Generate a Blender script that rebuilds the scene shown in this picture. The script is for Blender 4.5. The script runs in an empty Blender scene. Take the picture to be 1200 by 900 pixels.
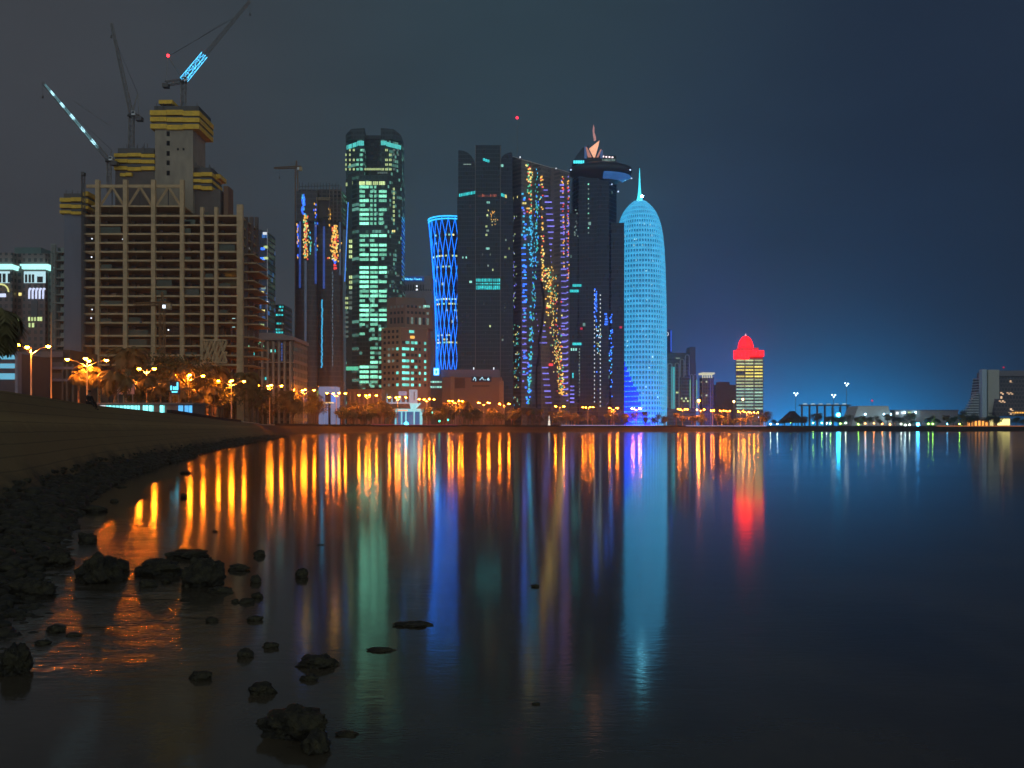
import bpy, math, random
from mathutils import Vector, noise
random.seed(11)
S = bpy.context.scene
COL = S.collection
R = math.radians

# ------------------------------------------------------------------ camera
F, UC, VH, EYE = 1100.0, 600.0, 502.0, 2.6      # focal length, centre and horizon in 1200x900 picture units; eye height in metres
cam = bpy.data.objects.new('camera', bpy.data.cameras.new('camera')); COL.objects.link(cam)
cam.location = (0, 0, EYE); cam.rotation_euler = (R(90), 0, 0)
cam.data.sensor_width = 36; cam.data.lens = 36 * F / 1200
cam.data.shift_y = (VH - 450) / 1200
cam.data.clip_start = 0.1; cam.data.clip_end = 20000
S.camera = cam
S.render.resolution_x, S.render.resolution_y = 1024, 768
S.view_settings.view_transform = 'Standard'; S.view_settings.look = 'None'
S.view_settings.exposure = 0.36; S.view_settings.gamma = 1.0
S.render.engine = 'CYCLES'
try:
    S.cycles.use_light_tree = True
    S.cycles.max_bounces = 5; S.cycles.diffuse_bounces = 2; S.cycles.glossy_bounces = 3
    S.cycles.transmission_bounces = 2; S.cycles.volume_bounces = 0
    S.cycles.caustics_reflective = False; S.cycles.caustics_refractive = False
    S.cycles.sample_clamp_indirect = 4.0
except Exception:
    pass

# ------------------------------------------------------------------ node helpers
class E:
    """a float socket with arithmetic that makes math nodes"""
    def __init__(s, nt, k): s.nt, s.k = nt, k
    def op(s, o, b=None, c=None):
        n = s.nt.nodes.new('ShaderNodeMath'); n.operation = o
        for i, v in enumerate((s, b, c)):
            if v is None: continue
            if isinstance(v, E): s.nt.links.new(v.k, n.inputs[i])
            else: n.inputs[i].default_value = v
        return E(s.nt, n.outputs[0])
    def __add__(s, b): return s.op('ADD', b)
    def __sub__(s, b): return s.op('SUBTRACT', b)
    def __mul__(s, b): return s.op('MULTIPLY', b)
    def __truediv__(s, b): return s.op('DIVIDE', b)
    __radd__ = __add__; __rmul__ = __mul__
    def neg(s): return s.op('MULTIPLY', -1.0)
    def gauss(s, c, w):
        d = (s - c) / w
        return (d * d).neg().op('EXPONENT')
    def sstep(s, a, b):
        n = s.nt.nodes.new('ShaderNodeMapRange'); n.interpolation_type = 'SMOOTHSTEP'
        n.inputs[1].default_value = a; n.inputs[2].default_value = b
        s.nt.links.new(s.k, n.inputs[0]); return E(s.nt, n.outputs[0])

def color_scale(nt, col, e):
    """colour * float -> colour socket"""
    n = nt.nodes.new('ShaderNodeVectorMath'); n.operation = 'SCALE'
    if hasattr(col, 'is_linked'): nt.links.new(col, n.inputs[0])
    else: n.inputs[0].default_value = col[:3]
    if isinstance(e, E): nt.links.new(e.k, n.inputs['Scale'])
    else: n.inputs['Scale'].default_value = e
    return n.outputs[0]

def color_add(nt, a, b):
    n = nt.nodes.new('ShaderNodeVectorMath'); n.operation = 'ADD'
    nt.links.new(a, n.inputs[0]); nt.links.new(b, n.inputs[1]); return n.outputs[0]

def color_mix(nt, e, a, b):
    n = nt.nodes.new('ShaderNodeMix'); n.data_type = 'RGBA'
    if isinstance(e, E): nt.links.new(e.k, n.inputs[0])
    else: n.inputs[0].default_value = e
    for i, v in ((6, a), (7, b)):
        if hasattr(v, 'is_linked'): nt.links.new(v, n.inputs[i])
        else: n.inputs[i].default_value = (*v[:3], 1)
    return n.outputs[2]

def xyz(nt, sock):
    n = nt.nodes.new('ShaderNodeSeparateXYZ'); nt.links.new(sock, n.inputs[0])
    return [E(nt, n.outputs[i]) for i in range(3)]

def tex(nt, vec, scale, detail=3, rough=.55, kind='ShaderNodeTexNoise', stretch=None):
    if stretch:
        m = nt.nodes.new('ShaderNodeMapping'); m.inputs['Scale'].default_value = stretch
        nt.links.new(vec, m.inputs[0]); vec = m.outputs[0]
    n = nt.nodes.new(kind); n.inputs['Scale'].default_value = scale
    if kind == 'ShaderNodeTexNoise':
        n.inputs['Detail'].default_value = detail; n.inputs['Roughness'].default_value = rough
    nt.links.new(vec, n.inputs['Vector'])
    return E(nt, n.outputs[0])

# ------------------------------------------------------------------ night sky: a dark Sky Texture plus the light the city throws up ahead and an added fill behind
world = bpy.data.worlds.new('World'); S.world = world; world.use_nodes = True
wt = world.node_tree; wt.nodes.clear()
wo = wt.nodes.new('ShaderNodeOutputWorld'); wb = wt.nodes.new('ShaderNodeBackground')
sky = wt.nodes.new('ShaderNodeTexSky'); sky.sky_type = 'NISHITA'; sky.sun_disc = False
sky.sun_elevation = R(-9); sky.sun_rotation = R(200)
tcw = wt.nodes.new('ShaderNodeTexCoord')
dx, dy, dz = xyz(wt, tcw.outputs['Generated'])
az = dx.op('ARCTAN2', dy); el = dz.op('ARCSINE').op('MAXIMUM', 0.0)
front = color_mix(wt, az.sstep(-.50, .02), (.0385, .0415, .0475), (.0245, .0430, .0550))
front = color_mix(wt, az.sstep(.0, .42), front, (.0115, .0190, .0345))
low = (el / .10).neg().op('EXPONENT')
front = color_add(wt, front, color_scale(wt, (.024, .015, .012), low * az.sstep(.02, -.45)))
front = color_add(wt, front, color_scale(wt, (.004, .014, .020), low * az.gauss(-.02, .22)))
g1 = az.gauss(.310, .115) * (el / .038).neg().op('EXPONENT')
g2 = az.gauss(.27, .27) * (el / .13).neg().op('EXPONENT')
g3 = az.gauss(.205, .06) * (el / .075).neg().op('EXPONENT')
front = color_add(wt, front, color_scale(wt, (.0, .34, .90), g1))
front = color_add(wt, front, color_scale(wt, (.005, .031, .082), g2))
front = color_add(wt, front, color_scale(wt, (.012, .010, .20), g3))
haze_n = tex(wt, tcw.outputs['Generated'], 2.6, 6, .58, stretch=(1, 1, 2.8))
front = color_scale(wt, front, haze_n * .5 + .75)
behind = color_scale(wt, (.44, .52, .56), (el / .42).neg().op('EXPONENT') * 1.15 + .03)   # unseen fill glow added at the viewer's back to light the facades
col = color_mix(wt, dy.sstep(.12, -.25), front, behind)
col = color_add(wt, col, color_scale(wt, sky.outputs[0], .05))
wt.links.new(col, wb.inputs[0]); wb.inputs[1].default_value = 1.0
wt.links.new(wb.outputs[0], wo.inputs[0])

# ------------------------------------------------------------------ scene helpers
def PX(u, Y): return (u - UC) / F * Y
def PZ(v, Y): return EYE + (VH - v) / F * Y

def put(name, data, parent=None, loc=(0, 0, 0), rz=0.0):
    o = bpy.data.objects.new(name, data); COL.objects.link(o)
    o.location = loc
    if rz: o.rotation_euler = (0, 0, rz)
    if parent: o.parent = parent
    return o

def tag(o, label, cat, group=None):
    o['label'] = label; o['category'] = cat
    if group: o['group'] = group
    return o

def thing(name, label, cat, loc, group=None, rz=0.0):
    return tag(put(name, None, None, loc, rz), label, cat, group)

def dup(root, loc, rz=None, scale=None, label=None, group=None):
    r = root.copy(); COL.objects.link(r); r.location = loc
    if rz is not None: r.rotation_euler = (0, 0, rz)
    if scale is not None: r.scale = (scale, scale, scale) if not isinstance(scale, tuple) else scale
    if label: r['label'] = label
    if group: r['group'] = group
    for ch in list(root.children):
        c = ch.copy(); COL.objects.link(c); c.parent = r
        for g in list(ch.children):
            d = g.copy(); COL.objects.link(d); d.parent = c
    return r

class MB:
    """gathers shapes; build() links them as one mesh object"""
    def __init__(s): s.v, s.f, s.sm = [], [], []
    def add(s, vs, fs, smooth=False):
        b = len(s.v); s.v += [tuple(p) for p in vs]
        s.f += [tuple(b + i for i in f) for f in fs]; s.sm += [smooth] * len(fs); return s
    def box(s, x0, x1, y0, y1, z0, z1):
        return s.prism([(x0, y0), (x1, y0), (x1, y1), (x0, y1)], z0, z1)
    def prism(s, pts, z0, z1, top=None):
        n = len(pts); zz = (lambda z: z if isinstance(z, (list, tuple)) else [z] * n)
        a, b = zz(z0), zz(z1); tp = top or pts
        vs = [(*p, a[i]) for i, p in enumerate(pts)] + [(*p, b[i]) for i, p in enumerate(tp)]
        fs = [(i, (i + 1) % n, n + (i + 1) % n, n + i) for i in range(n)] + [tuple(range(n))[::-1], tuple(range(n, 2 * n))]
        return s.add(vs, fs)
    def slab(s, pts, y0, y1):
        """outline in x,z given a real thickness along y"""
        n = len(pts)
        vs = [(p[0], y0, p[1]) for p in pts] + [(p[0], y1, p[1]) for p in pts]
        fs = [(i, (i + 1) % n, n + (i + 1) % n, n + i) for i in range(n)] + [tuple(range(n)), tuple(range(n, 2 * n))[::-1]]
        return s.add(vs, fs)
    def bar(s, p, q, r, r2=None, n=4):
        p, q = Vector(p), Vector(q); d = (q - p)
        if d.length < 1e-6: return s
        d.normalize(); u = d.orthogonal().normalized(); w = d.cross(u); r2 = r if r2 is None else r2
        off = math.pi / n
        vs = [p + (u * math.cos(a) + w * math.sin(a)) * r for a in [off + 2 * math.pi * i / n for i in range(n)]]
        vs += [q + (u * math.cos(a) + w * math.sin(a)) * r2 for a in [off + 2 * math.pi * i / n for i in range(n)]]
        fs = [(i, (i + 1) % n, n + (i + 1) % n, n + i) for i in range(n)] + [tuple(range(n))[::-1], tuple(range(n, 2 * n))]
        return s.add(vs, fs, n > 5)
    def path(s, pts, r, n=4):
        for a, b in zip(pts, pts[1:]): s.bar(a, b, r, r, n)
        return s
    def lathe(s, prof, n=32, cx=0, cy=0, sy=1.0, a0=0, a1=2 * math.pi, smooth=True):
        full = abs(a1 - a0 - 2 * math.pi) < 1e-6; m = n if full else n + 1
        vs = []
        for r, z in prof:
            for i in range(m):
                a = a0 + (a1 - a0) * i / n; vs.append((cx + r * math.cos(a), cy + r * sy * math.sin(a), z))
        fs = []
        for k in range(len(prof) - 1):
            for i in range(n):
                j = (i + 1) % m
                fs.append((k * m + i, k * m + j, (k + 1) * m + j, (k + 1) * m + i))
        if full: fs += [tuple(range(m))[::-1], tuple(range((len(prof) - 1) * m, len(prof) * m))]
        return s.add(vs, fs, smooth)
    def ball(s, c, r, n=10, m=6, sz=1.0):
        prof = [(max(r * math.sin(math.pi * k / m), r * .02), -r * sz * math.cos(math.pi * k / m)) for k in range(m + 1)]
        t = MB().lathe(prof, n)
        return s.add([(v[0] + c[0], v[1] + c[1], v[2] + c[2]) for v in t.v], t.f, True)
    def lattice(s, p, q, w0, w1, n, r, up=(0, 0, 1)):
        """square lattice girder with zigzag bracing"""
        p, q = Vector(p), Vector(q); d = (q - p).normalized(); a = d.cross(Vector(up))
        if a.length < .1: a = d.cross(Vector((0, 1, 0)))
        a.normalize(); b = d.cross(a)
        def corner(t, k):
            w = (w0 + (w1 - w0) * t) / 2
            return p.lerp(q, t) + a * w * (1 if k in (0, 3) else -1) + b * w * (1 if k in (0, 1) else -1)
        for k in range(4): s.bar(corner(0, k), corner(1, k), r)
        for i in range(n):
            t0, t1 = i / n, (i + 1) / n
            for k in range(4):
                x, y = (k, (k + 1) % 4) if i % 2 else ((k + 1) % 4, k)
                s.bar(corner(t0, x), corner(t1, y), r * .62)
                s.bar(corner(t0, k), corner(t0, (k + 1) % 4), r * .55)
        return s
    def mesh(s, name, mat):
        me = bpy.data.meshes.new(name); me.from_pydata(s.v, [], s.f)
        me.polygons.foreach_set('use_smooth', s.sm)
        if mat: me.materials.append(mat)
        me.update(); return me
    def build(s, name, mat, parent=None, loc=(0, 0, 0), rz=0.0, kind=None):
        o = put(name, s.mesh(name, mat), parent, loc, rz)
        if kind: o['kind'] = kind
        return o

# ------------------------------------------------------------------ materials
MATS = {}
def newmat(name):
    m = bpy.data.materials.new(name); m.use_nodes = True; nt = m.node_tree
    b = nt.nodes['Principled BSDF']; tc = nt.nodes.new('ShaderNodeTexCoord')
    return m, nt, b, tc

def mat(name, base, rough=.6, metal=0.0, var=.3, scale=.6, bump=0.0, spec=.5, stretch=None):
    if name in MATS: return MATS[name]
    m, nt, b, tc = newmat(name)
    n = tex(nt, tc.outputs['Object'], scale, 4, .6, stretch=stretch)
    c = color_scale(nt, base, n * (2 * var) + (1 - var))
    nt.links.new(c, b.inputs['Base Color'])
    nt.links.new((n * .25 + (rough - .12)).k, b.inputs['Roughness'])
    b.inputs['Metallic'].default_value = metal; b.inputs['Specular IOR Level'].default_value = spec
    if bump:
        bp = nt.nodes.new('ShaderNodeBump'); bp.inputs['Strength'].default_value = 1.0; bp.inputs['Distance'].default_value = bump
        n2 = tex(nt, tc.outputs['Object'], scale * 6, 5, .65)
        nt.links.new(n2.k, bp.inputs['Height']); nt.links.new(bp.outputs[0], b.inputs['Normal'])
    MATS[name] = m; return m

def glow(name, col, strength, sample=False, var=.0, rand=.0, scale=.35, mull=0.0):
    """emission: lamps, LED strips, lit windows, and floodlight put into walls as glow"""
    if name in MATS: return MATS[name]
    m, nt, b, tc = newmat(name)
    b.inputs['Base Color'].default_value = (*[min(1, .05 + .1 * c) for c in col], 1); b.inputs['Roughness'].default_value = .4
    b.inputs['Emission Color'].default_value = (*col, 1)
    e = None
    if var or mull:
        geo = nt.nodes.new('ShaderNodeNewGeometry')
        e = tex(nt, geo.outputs['Position'], scale, 3, .6) * (2 * var) + (1 - var)
        if mull:
            px, py, pz = xyz(nt, geo.outputs['Position'])
            fr = ((px + py * .7) / mull).op('FRACT')
            e = e * (fr.op('GREATER_THAN', .16) * .85 + .15)
    if rand:
        oi = nt.nodes.new('ShaderNodeObjectInfo'); r = E(nt, oi.outputs['Random']) * (2 * rand) + (1 - rand)
        e = r if e is None else e * r
    if e is None: b.inputs['Emission Strength'].default_value = strength
    else: nt.links.new((e * strength).k, b.inputs['Emission Strength'])
    try: m.cycles.emission_sampling = 'FRONT' if sample else 'NONE'
    except Exception: pass
    MATS[name] = m; return m

def facade(name, wall, glass, fh=4.0, bw=3.0, gz=.62, gx=.8, rough=.15, lit=None, radial=0.0, wr=.7, litmul=1.0):
    """curtain wall: floor bands, mullions and glass; lit = (share, colour, strength) of rooms with the light on"""
    if name in MATS: return MATS[name]
    m, nt, b, tc = newmat(name)
    x, y, z = xyz(nt, tc.outputs['Object'])
    h = y.op('ARCTAN2', x) * radial if radial else x + y * .983
    zf, hf = z / fh, h / bw
    g = zf.op('FRACT').op('LESS_THAN', gz) * hf.op('FRACT').op('LESS_THAN', gx)
    cell = nt.nodes.new('ShaderNodeCombineXYZ')
    nt.links.new(hf.op('FLOOR').k, cell.inputs[0]); nt.links.new(zf.op('FLOOR').k, cell.inputs[2])
    wn = nt.nodes.new('ShaderNodeTexWhiteNoise'); nt.links.new(cell.outputs[0], wn.inputs['Vector'])
    rnd = E(nt, wn.outputs['Value'])
    dirt = tex(nt, tc.outputs['Object'], .12, 4, .6, stretch=(1, 1, .3)) * .5 + .75
    gl = color_scale(nt, glass, rnd * .9 + .5)
    c = color_mix(nt, g, color_scale(nt, wall, dirt), gl)
    nt.links.new(c, b.inputs['Base Color'])
    nt.links.new((g * (rough - wr) + wr).k, b.inputs['Roughness'])
    if lit:
        wn2 = nt.nodes.new('ShaderNodeTexWhiteNoise'); sc = nt.nodes.new('ShaderNodeVectorMath'); sc.operation = 'ADD'
        sc.inputs[1].default_value = (17.3, 4.1, 9.7); nt.links.new(cell.outputs[0], sc.inputs[0]); nt.links.new(sc.outputs[0], wn2.inputs['Vector'])
        on = E(nt, wn2.outputs['Value']).op('LESS_THAN', lit[0]) * g
        b.inputs['Emission Color'].default_value = (*lit[1], 1)
        nt.links.new((on * (rnd * lit[2] * 1.4 + lit[2] * .2)).k, b.inputs['Emission Strength'])
        try: m.cycles.emission_sampling = 'NONE'
        except Exception: pass
    MATS[name] = m; return m

CONC = mat('raw_concrete', (.58, .40, .21), .85, var=.5, scale=.35)
CONC_D = mat('dark_concrete', (.16, .13, .11), .9, var=.4, scale=.2)
CONC_G = mat('blue_grey_concrete', (.20, .21, .25), .85, var=.25, scale=.2, stretch=(1, 1, .2))
YELLOW = mat('yellow_formwork', (.85, .50, .03), .6, var=.4, scale=.5)
STEEL = mat('dark_steel', (.10, .09, .08), .5, .6)
GREYSTEEL = mat('grey_steel', (.26, .24, .22), .5, .4)
WHITE = mat('white_paint', (.75, .75, .74), .6, var=.12)
STONE = mat('beige_stone', (.46, .33, .20), .8, var=.2, scale=.15)
BARK = mat('tree_bark', (.16, .10, .06), .9, var=.4, scale=3)
PALMBARK = mat('palm_bark', (.26, .17, .09), .9, var=.4, scale=4)
LEAF = mat('tree_leaves', (.105, .105, .030), .6, var=.5, scale=1.2)
LEAF_D = mat('dark_leaves', (.055, .085, .030), .6, var=.5, scale=1.2)
PALMLEAF = mat('palm_fronds', (.15, .125, .04), .55, var=.5, scale=1.0)
POLE = mat('painted_pole', (.42, .38, .30), .5, .2, var=.15)
DARKGLASS = mat('dark_glass', (.012, .016, .020), .12, var=.3)
SODIUM = glow('sodium_lamp', (1, .19, .006), 400, sample=True)
REDLAMP = glow('red_beacon', (1, .02, .03), 6, sample=False)

ENDS = [(-1e4, 72, 'the corniced white hotel'), (72, 290, 'the bare concrete frame tower'), (290, 344, 'the low teal lit office'),
        (344, 402, 'the gold sparkling curved tower'), (402, 447, 'the green lit horned tower'), (447, 507, 'the beige stepped block'),
        (507, 537, 'the blue lattice tower'), (537, 600, 'the dark winged tower'), (600, 668, 'the silver tower with coloured lights'),
        (668, 728, 'the saucer topped tower'), (728, 781, 'the cyan bullet tower'), (781, 820, 'the green arched tower'),
        (820, 860, 'the slim white crowned tower'), (860, 900, 'the red domed tower'), (900, 998, 'the floodlight masts'),
        (998, 1128, 'the white sloped hall'), (1128, 1e5, 'the stepped pyramid hotel')]
def landmark(u):
    for a, b, n in ENDS:
        if a <= u < b: return n
ORD = 'first second third fourth fifth sixth seventh eighth ninth tenth eleventh twelfth thirteenth fourteenth fifteenth sixteenth seventeenth eighteenth nineteenth twentieth'.split()
ORD += [('twenty-' + o) for o in ORD[:9]] + ['thirtieth'] + [('thirty-' + o) for o in ORD[:9]]
def label_row(items, phrase, group):
    """items: [(u, object)]; says which one by its place before the building behind it"""
    sets = {}
    for u, o in sorted(items, key=lambda t: t[0]): sets.setdefault(landmark(u), []).append(o)
    for lm, os_ in sets.items():
        for i, o in enumerate(os_):
            o['group'] = group
            if len(os_) == 1: o['label'] = '%s below %s, the only one there' % (phrase, lm)
            else: o['label'] = '%s, %s from the left below %s' % (phrase, ORD[i], lm)

class Bld:
    """a building placed on real ground; x() and z() turn sizes read off the picture into metres at its own distance"""
    def __init__(s, name, label, cat, uc, Y, gz=4.0, group=None):
        s.uc, s.Y, s.gz = uc, Y, gz; s.X = PX(uc, Y)
        s.root = thing(name, label, cat, (s.X, Y, gz), group); s.w = {}
    def x(s, u, y=0.0): return PX(u, s.Y + y) - s.X
    def z(s, v, y=0.0): return PZ(v, s.Y + y) - s.gz
    def box(s, name, u0, u1, v0, v1, m, y0=0.0, y1=25.0):
        z1 = 0.0 if v1 is None else s.z(v1, y0)
        return MB().box(s.x(u0, y0), s.x(u1, y0), y0, y1, z1, s.z(v0, y0)).build(name, m, s.root)
    def P(s, u, y=0.0): return (s.x(u, y), y)
    def win(s, u0, u1, v0, v1, m, y=0.0, name='window', t=.25):
        """a lit pane standing just proud of a wall whose face is at depth y"""
        yy = y - t
        x0, x1, z0, z1 = s.x(u0, yy), s.x(u1, yy), s.z(v1, yy), s.z(v0, yy)
        s.w.setdefault(name, []).append(((x0 + x1) / 2, yy + t / 2, (z0 + z1) / 2, 0.0, abs(x1 - x0), t, abs(z1 - z0), m))
    def fwin(s, a, b, f0, f1, z0, z1, m, name='window', t=.25):
        """a pane on the wall that runs in plan from a to b, between fractions f0 and f1"""
        a, b = Vector((*a, 0)), Vector((*b, 0)); d = b - a
        c = a + d * (f0 + f1) / 2; n = Vector((d.y, -d.x, 0)).normalized(); c = c + n * t * .5
        s.w.setdefault(name, []).append((c.x, c.y, (z0 + z1) / 2, math.atan2(d.y, d.x), d.length * (f1 - f0), t, z1 - z0, m))
    def rwin(s, ang, r, w, z0, z1, m, name='window', t=.3, cx=0, cy=0):
        """a pane on a round wall"""
        s.w.setdefault(name, []).append((cx + r * math.sin(ang), cy - r * math.cos(ang), (z0 + z1) / 2, ang, w, t, z1 - z0, m))
    def done(s, most=92):
        for name, ws in s.w.items():
            ws.sort(key=lambda t: -t[4] * t[6])
            for c in ws[:most]:
                x, y, z, rz, w, t, h, m = c; key = (round(w, 1), t, round(h, 1), m.name)
                if key not in WMESH: WMESH[key] = MB().box(-w / 2, w / 2, -t / 2, t / 2, -h / 2, h / 2).mesh(name, m)
                put(name, WMESH[key], s.root, (x, y, z), rz)
            rest = {}
            for c in ws[most:]: rest.setdefault(c[7].name, []).append(c)
            if rest:
                me_all = MB(); mats, idx = [], []
                for k, cs in rest.items():
                    mats.append(cs[0][7])
                    for x, y, z, rz, w, t, h, m in cs:
                        co, si = math.cos(rz), math.sin(rz)
                        b = MB().box(-w / 2, w / 2, -t / 2, t / 2, -h / 2, h / 2)
                        me_all.add([(x + p[0] * co - p[1] * si, y + p[0] * si + p[1] * co, z + p[2]) for p in b.v], b.f)
                        idx += [len(mats) - 1] * len(b.f)
                me = me_all.mesh(name, None)
                for mm in mats: me.materials.append(mm)
                me.polygons.foreach_set('material_index', idx)
                o = put(name, me, s.root); o['kind'] = 'stuff'
        s.w = {}
WMESH = {}

def lettering(text, size, m, parent, loc, name='sign_lettering'):
    c = bpy.data.curves.new(name, 'FONT'); c.body = text; c.size = size; c.align_x = 'CENTER'; c.extrude = .12
    tmp = bpy.data.objects.new(name, c); COL.objects.link(tmp)
    bpy.context.view_layer.update(); me = bpy.data.meshes.new_from_object(tmp.evaluated_get(bpy.context.evaluated_depsgraph_get()))
    bpy.data.objects.remove(tmp); me.materials.clear(); me.materials.append(m)
    o = put(name, me, parent, loc); o.rotation_euler = (R(90), 0, 0); return o
# ------------------------------------------------------------------ land, banks and water
WL = [(-3, -60), (-4.5, -8), (-5.6, 6), (-6.6, 11.5), (-7.9, 15.2), (-10.2, 20.7), (-12.6, 26.5), (-15.7, 34.5), (-19.3, 45), (-24.7, 66), (-35, 110),
      (-49, 179), (-63, 260), (-72, 300), (-92, 380), (-104, 470), (-104, 572), (-69, 635), (0, 715), (144, 794), (315, 862), (488, 888), (700, 910), (1500, 950), (6000, 1000)]
CR = [(-13, -60), (-15.5, -8), (-17, 6), (-18, 12), (-19, 18), (-20.4, 28), (-21.8, 40), (-24.4, 49), (-29, 65), (-33, 84), (-40.5, 117),
      (-56, 182), (-73, 264), (-84, 310), (-104, 390), (-114, 474), (-112, 580), (-75, 645), (-4, 724), (141, 803), (313, 871), (487, 897), (700, 919), (1500, 959), (6000, 1010)]
IN = [(-6000, -60), (-6000, -8), (-6000, 6), (-6000, 12), (-6000, 40), (-6000, 80), (-6000, 140), (-6000, 220), (-6000, 330), (-6000, 460), (-6000, 640),
      (-6000, 1000), (-6000, 1600), (-6000, 2200), (-6000, 3200), (-6000, 5200), (-4500, 8000), (-2600, 8000), (-600, 8000), (900, 8000), (2200, 8000), (3400, 8000), (4500, 8000), (6000, 8000), (9000, 8000)]
def crest_z(y): return 4.22 if y < 120 else (4.22 - .2 * min(1, (y - 120) / 200))
def arc_list(pl):
    L = [0.0]
    for a, b in zip(pl, pl[1:]): L.append(L[-1] + math.hypot(b[0] - a[0], b[1] - a[1]))
    return L
def at_index(pl, t):
    i = min(int(t), len(pl) - 2); f = t - i
    return (pl[i][0] + (pl[i + 1][0] - pl[i][0]) * f, pl[i][1] + (pl[i + 1][1] - pl[i][1]) * f)
def bank_point(t, s):
    """t along the shore (index), s from 0 at the water's edge to 1 at the crest"""
    w, c = at_index(WL, t), at_index(CR, t); zc = crest_z(c[1])
    k = s
    z = zc * (.10 * min(1, k / .3) + .90 * max(0, (k - .3) / .7) ** 1.05) if k > 0 else k * 1.2
    return Vector((w[0] + (c[0] - w[0]) * s, w[1] + (c[1] - w[1]) * s, z))

# ground sheet
m, nt, b, tc = newmat('dry_ground')
gn = tex(nt, tc.outputs['Object'], .05, 6, .6)
nt.links.new(color_mix(nt, gn, (.10, .075, .045), (.17, .13, .085)), b.inputs['Base Color']); b.inputs['Roughness'].default_value = .95
g = MB(); n = len(CR)
g.add([(p[0], p[1], crest_z(p[1])) for p in CR] + [(p[0], p[1], 4.0) for p in IN], [(i, i + 1, n + i + 1, n + i) for i in range(n - 1)])
g.build('ground', m, kind='structure')

# bank: smooth trodden slope above, weed-dark boulder foot below
m, nt, b, tc = newmat('bank_earth')
px, py, pz = xyz(nt, tc.outputs['Object'])
n1 = tex(nt, tc.outputs['Object'], .35, 6, .65); n2 = tex(nt, tc.outputs['Object'], 2.5, 5, .7)
up = (pz + n1 * 2.2 + n2 * .8).sstep(1.7, 3.0)
band = (pz + n1 * .5).gauss(3.2, .25) * .35 + .8
band = band * ((pz * 2.4 + n1 * .35).op('FRACT').op('LESS_THAN', .10) * -.32 + 1.0)
c1 = color_mix(nt, n2, (.020, .018, .010), (.05, .043, .022))
far = py.sstep(190, 330) * -.88 + 1.0
c2 = color_scale(nt, color_mix(nt, n1, (.25, .155, .055), (.36, .23, .085)), band * far)
nt.links.new(color_mix(nt, up, c1, c2), b.inputs['Base Color']); b.inputs['Roughness'].default_value = .9
bp = nt.nodes.new('ShaderNodeBump'); bp.inputs['Distance'].default_value = .18; nt.links.new(n2.k, bp.inputs['Height']); nt.links.new(bp.outputs[0], b.inputs['Normal'])
g = MB(); ts = []
t = 0.0
while t <= len(WL) - 1 + 1e-6:
    ts.append(min(t, len(WL) - 1)); t += .04 if t < 12 else .25
SS = [-1.2, -.5, -.15] + [i / 22 for i in range(23)]
for tt in ts:
    for s_ in SS:
        p = bank_point(tt, s_); amp = .16 * max(0, 1 - abs(s_ - .12) / .38)
        if s_ in (0.0,): amp = .05
        q = p * .9
        p.z += amp * noise.fractal(q, .8, 2.1, 4) * (1 if tt < 14 else 2)
        if 0 < s_ < .95: p.z += .05 * noise.noise(p * .35)
        g.v.append(tuple(p))
k = len(SS)
for i in range(len(ts) - 1):
    for j in range(k - 1):
        g.f.append((i * k + j, (i + 1) * k + j, (i + 1) * k + j + 1, i * k + j + 1)); g.sm.append(True)
g.build('embankment', m, kind='structure')

# water: long-exposure sea, gently ruffled; shallow and streaky near the left shore
m, nt, b, tc = newmat('sea_water')
px, py, pz = xyz(nt, tc.outputs['Object'])
bed = tex(nt, tc.outputs['Object'], .5, 5, .6, stretch=(1, .6, 1))
near = py.sstep(46, 7)
nt.links.new(color_mix(nt, near * bed, (.004, .006, .009), (.18, .135, .08)), b.inputs['Base Color'])
b.inputs['IOR'].default_value = 1.36; b.inputs['Specular IOR Level'].default_value = .5
patch = tex(nt, tc.outputs['Object'], .55, 4, .6, stretch=(.6, .9, 1)).sstep(.28, .55)
shore = (px + py * .40).sstep(1.9, -1.0) * py.sstep(30, 16) * py.sstep(8.5, 12) * patch      # shallows beside the near bank
wv = tex(nt, tc.outputs['Object'], .16, 3, .5, stretch=(.12, 1, 1))
calm = py.sstep(520, 640)
nt.links.new((wv * .06 + .062 - calm * .01 + shore * .15).k, b.inputs['Roughness'])
r1 = tex(nt, tc.outputs['Object'], 1.25, 5, .68, stretch=(.45, 1.1, 1)); r2 = tex(nt, tc.outputs['Object'], 9.0, 3, .6, stretch=(.5, 1, 1))
hgt = r1 * (shore * .095 + near * .0022 + .0005) + r2 * (shore * .0035 + near * .0014)
bp = nt.nodes.new('ShaderNodeBump'); bp.inputs['Distance'].default_value = 1.0; bp.inputs['Strength'].default_value = 1.0
nt.links.new(hgt.k, bp.inputs['Height']); nt.links.new(bp.outputs[0], b.inputs['Normal'])
MB().add([(-400, -400, 0), (7000, -400, 0), (7000, 1100, 0), (-400, 1100, 0)], [(0, 1, 2, 3)]).build('water', m, kind='structure')

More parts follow.
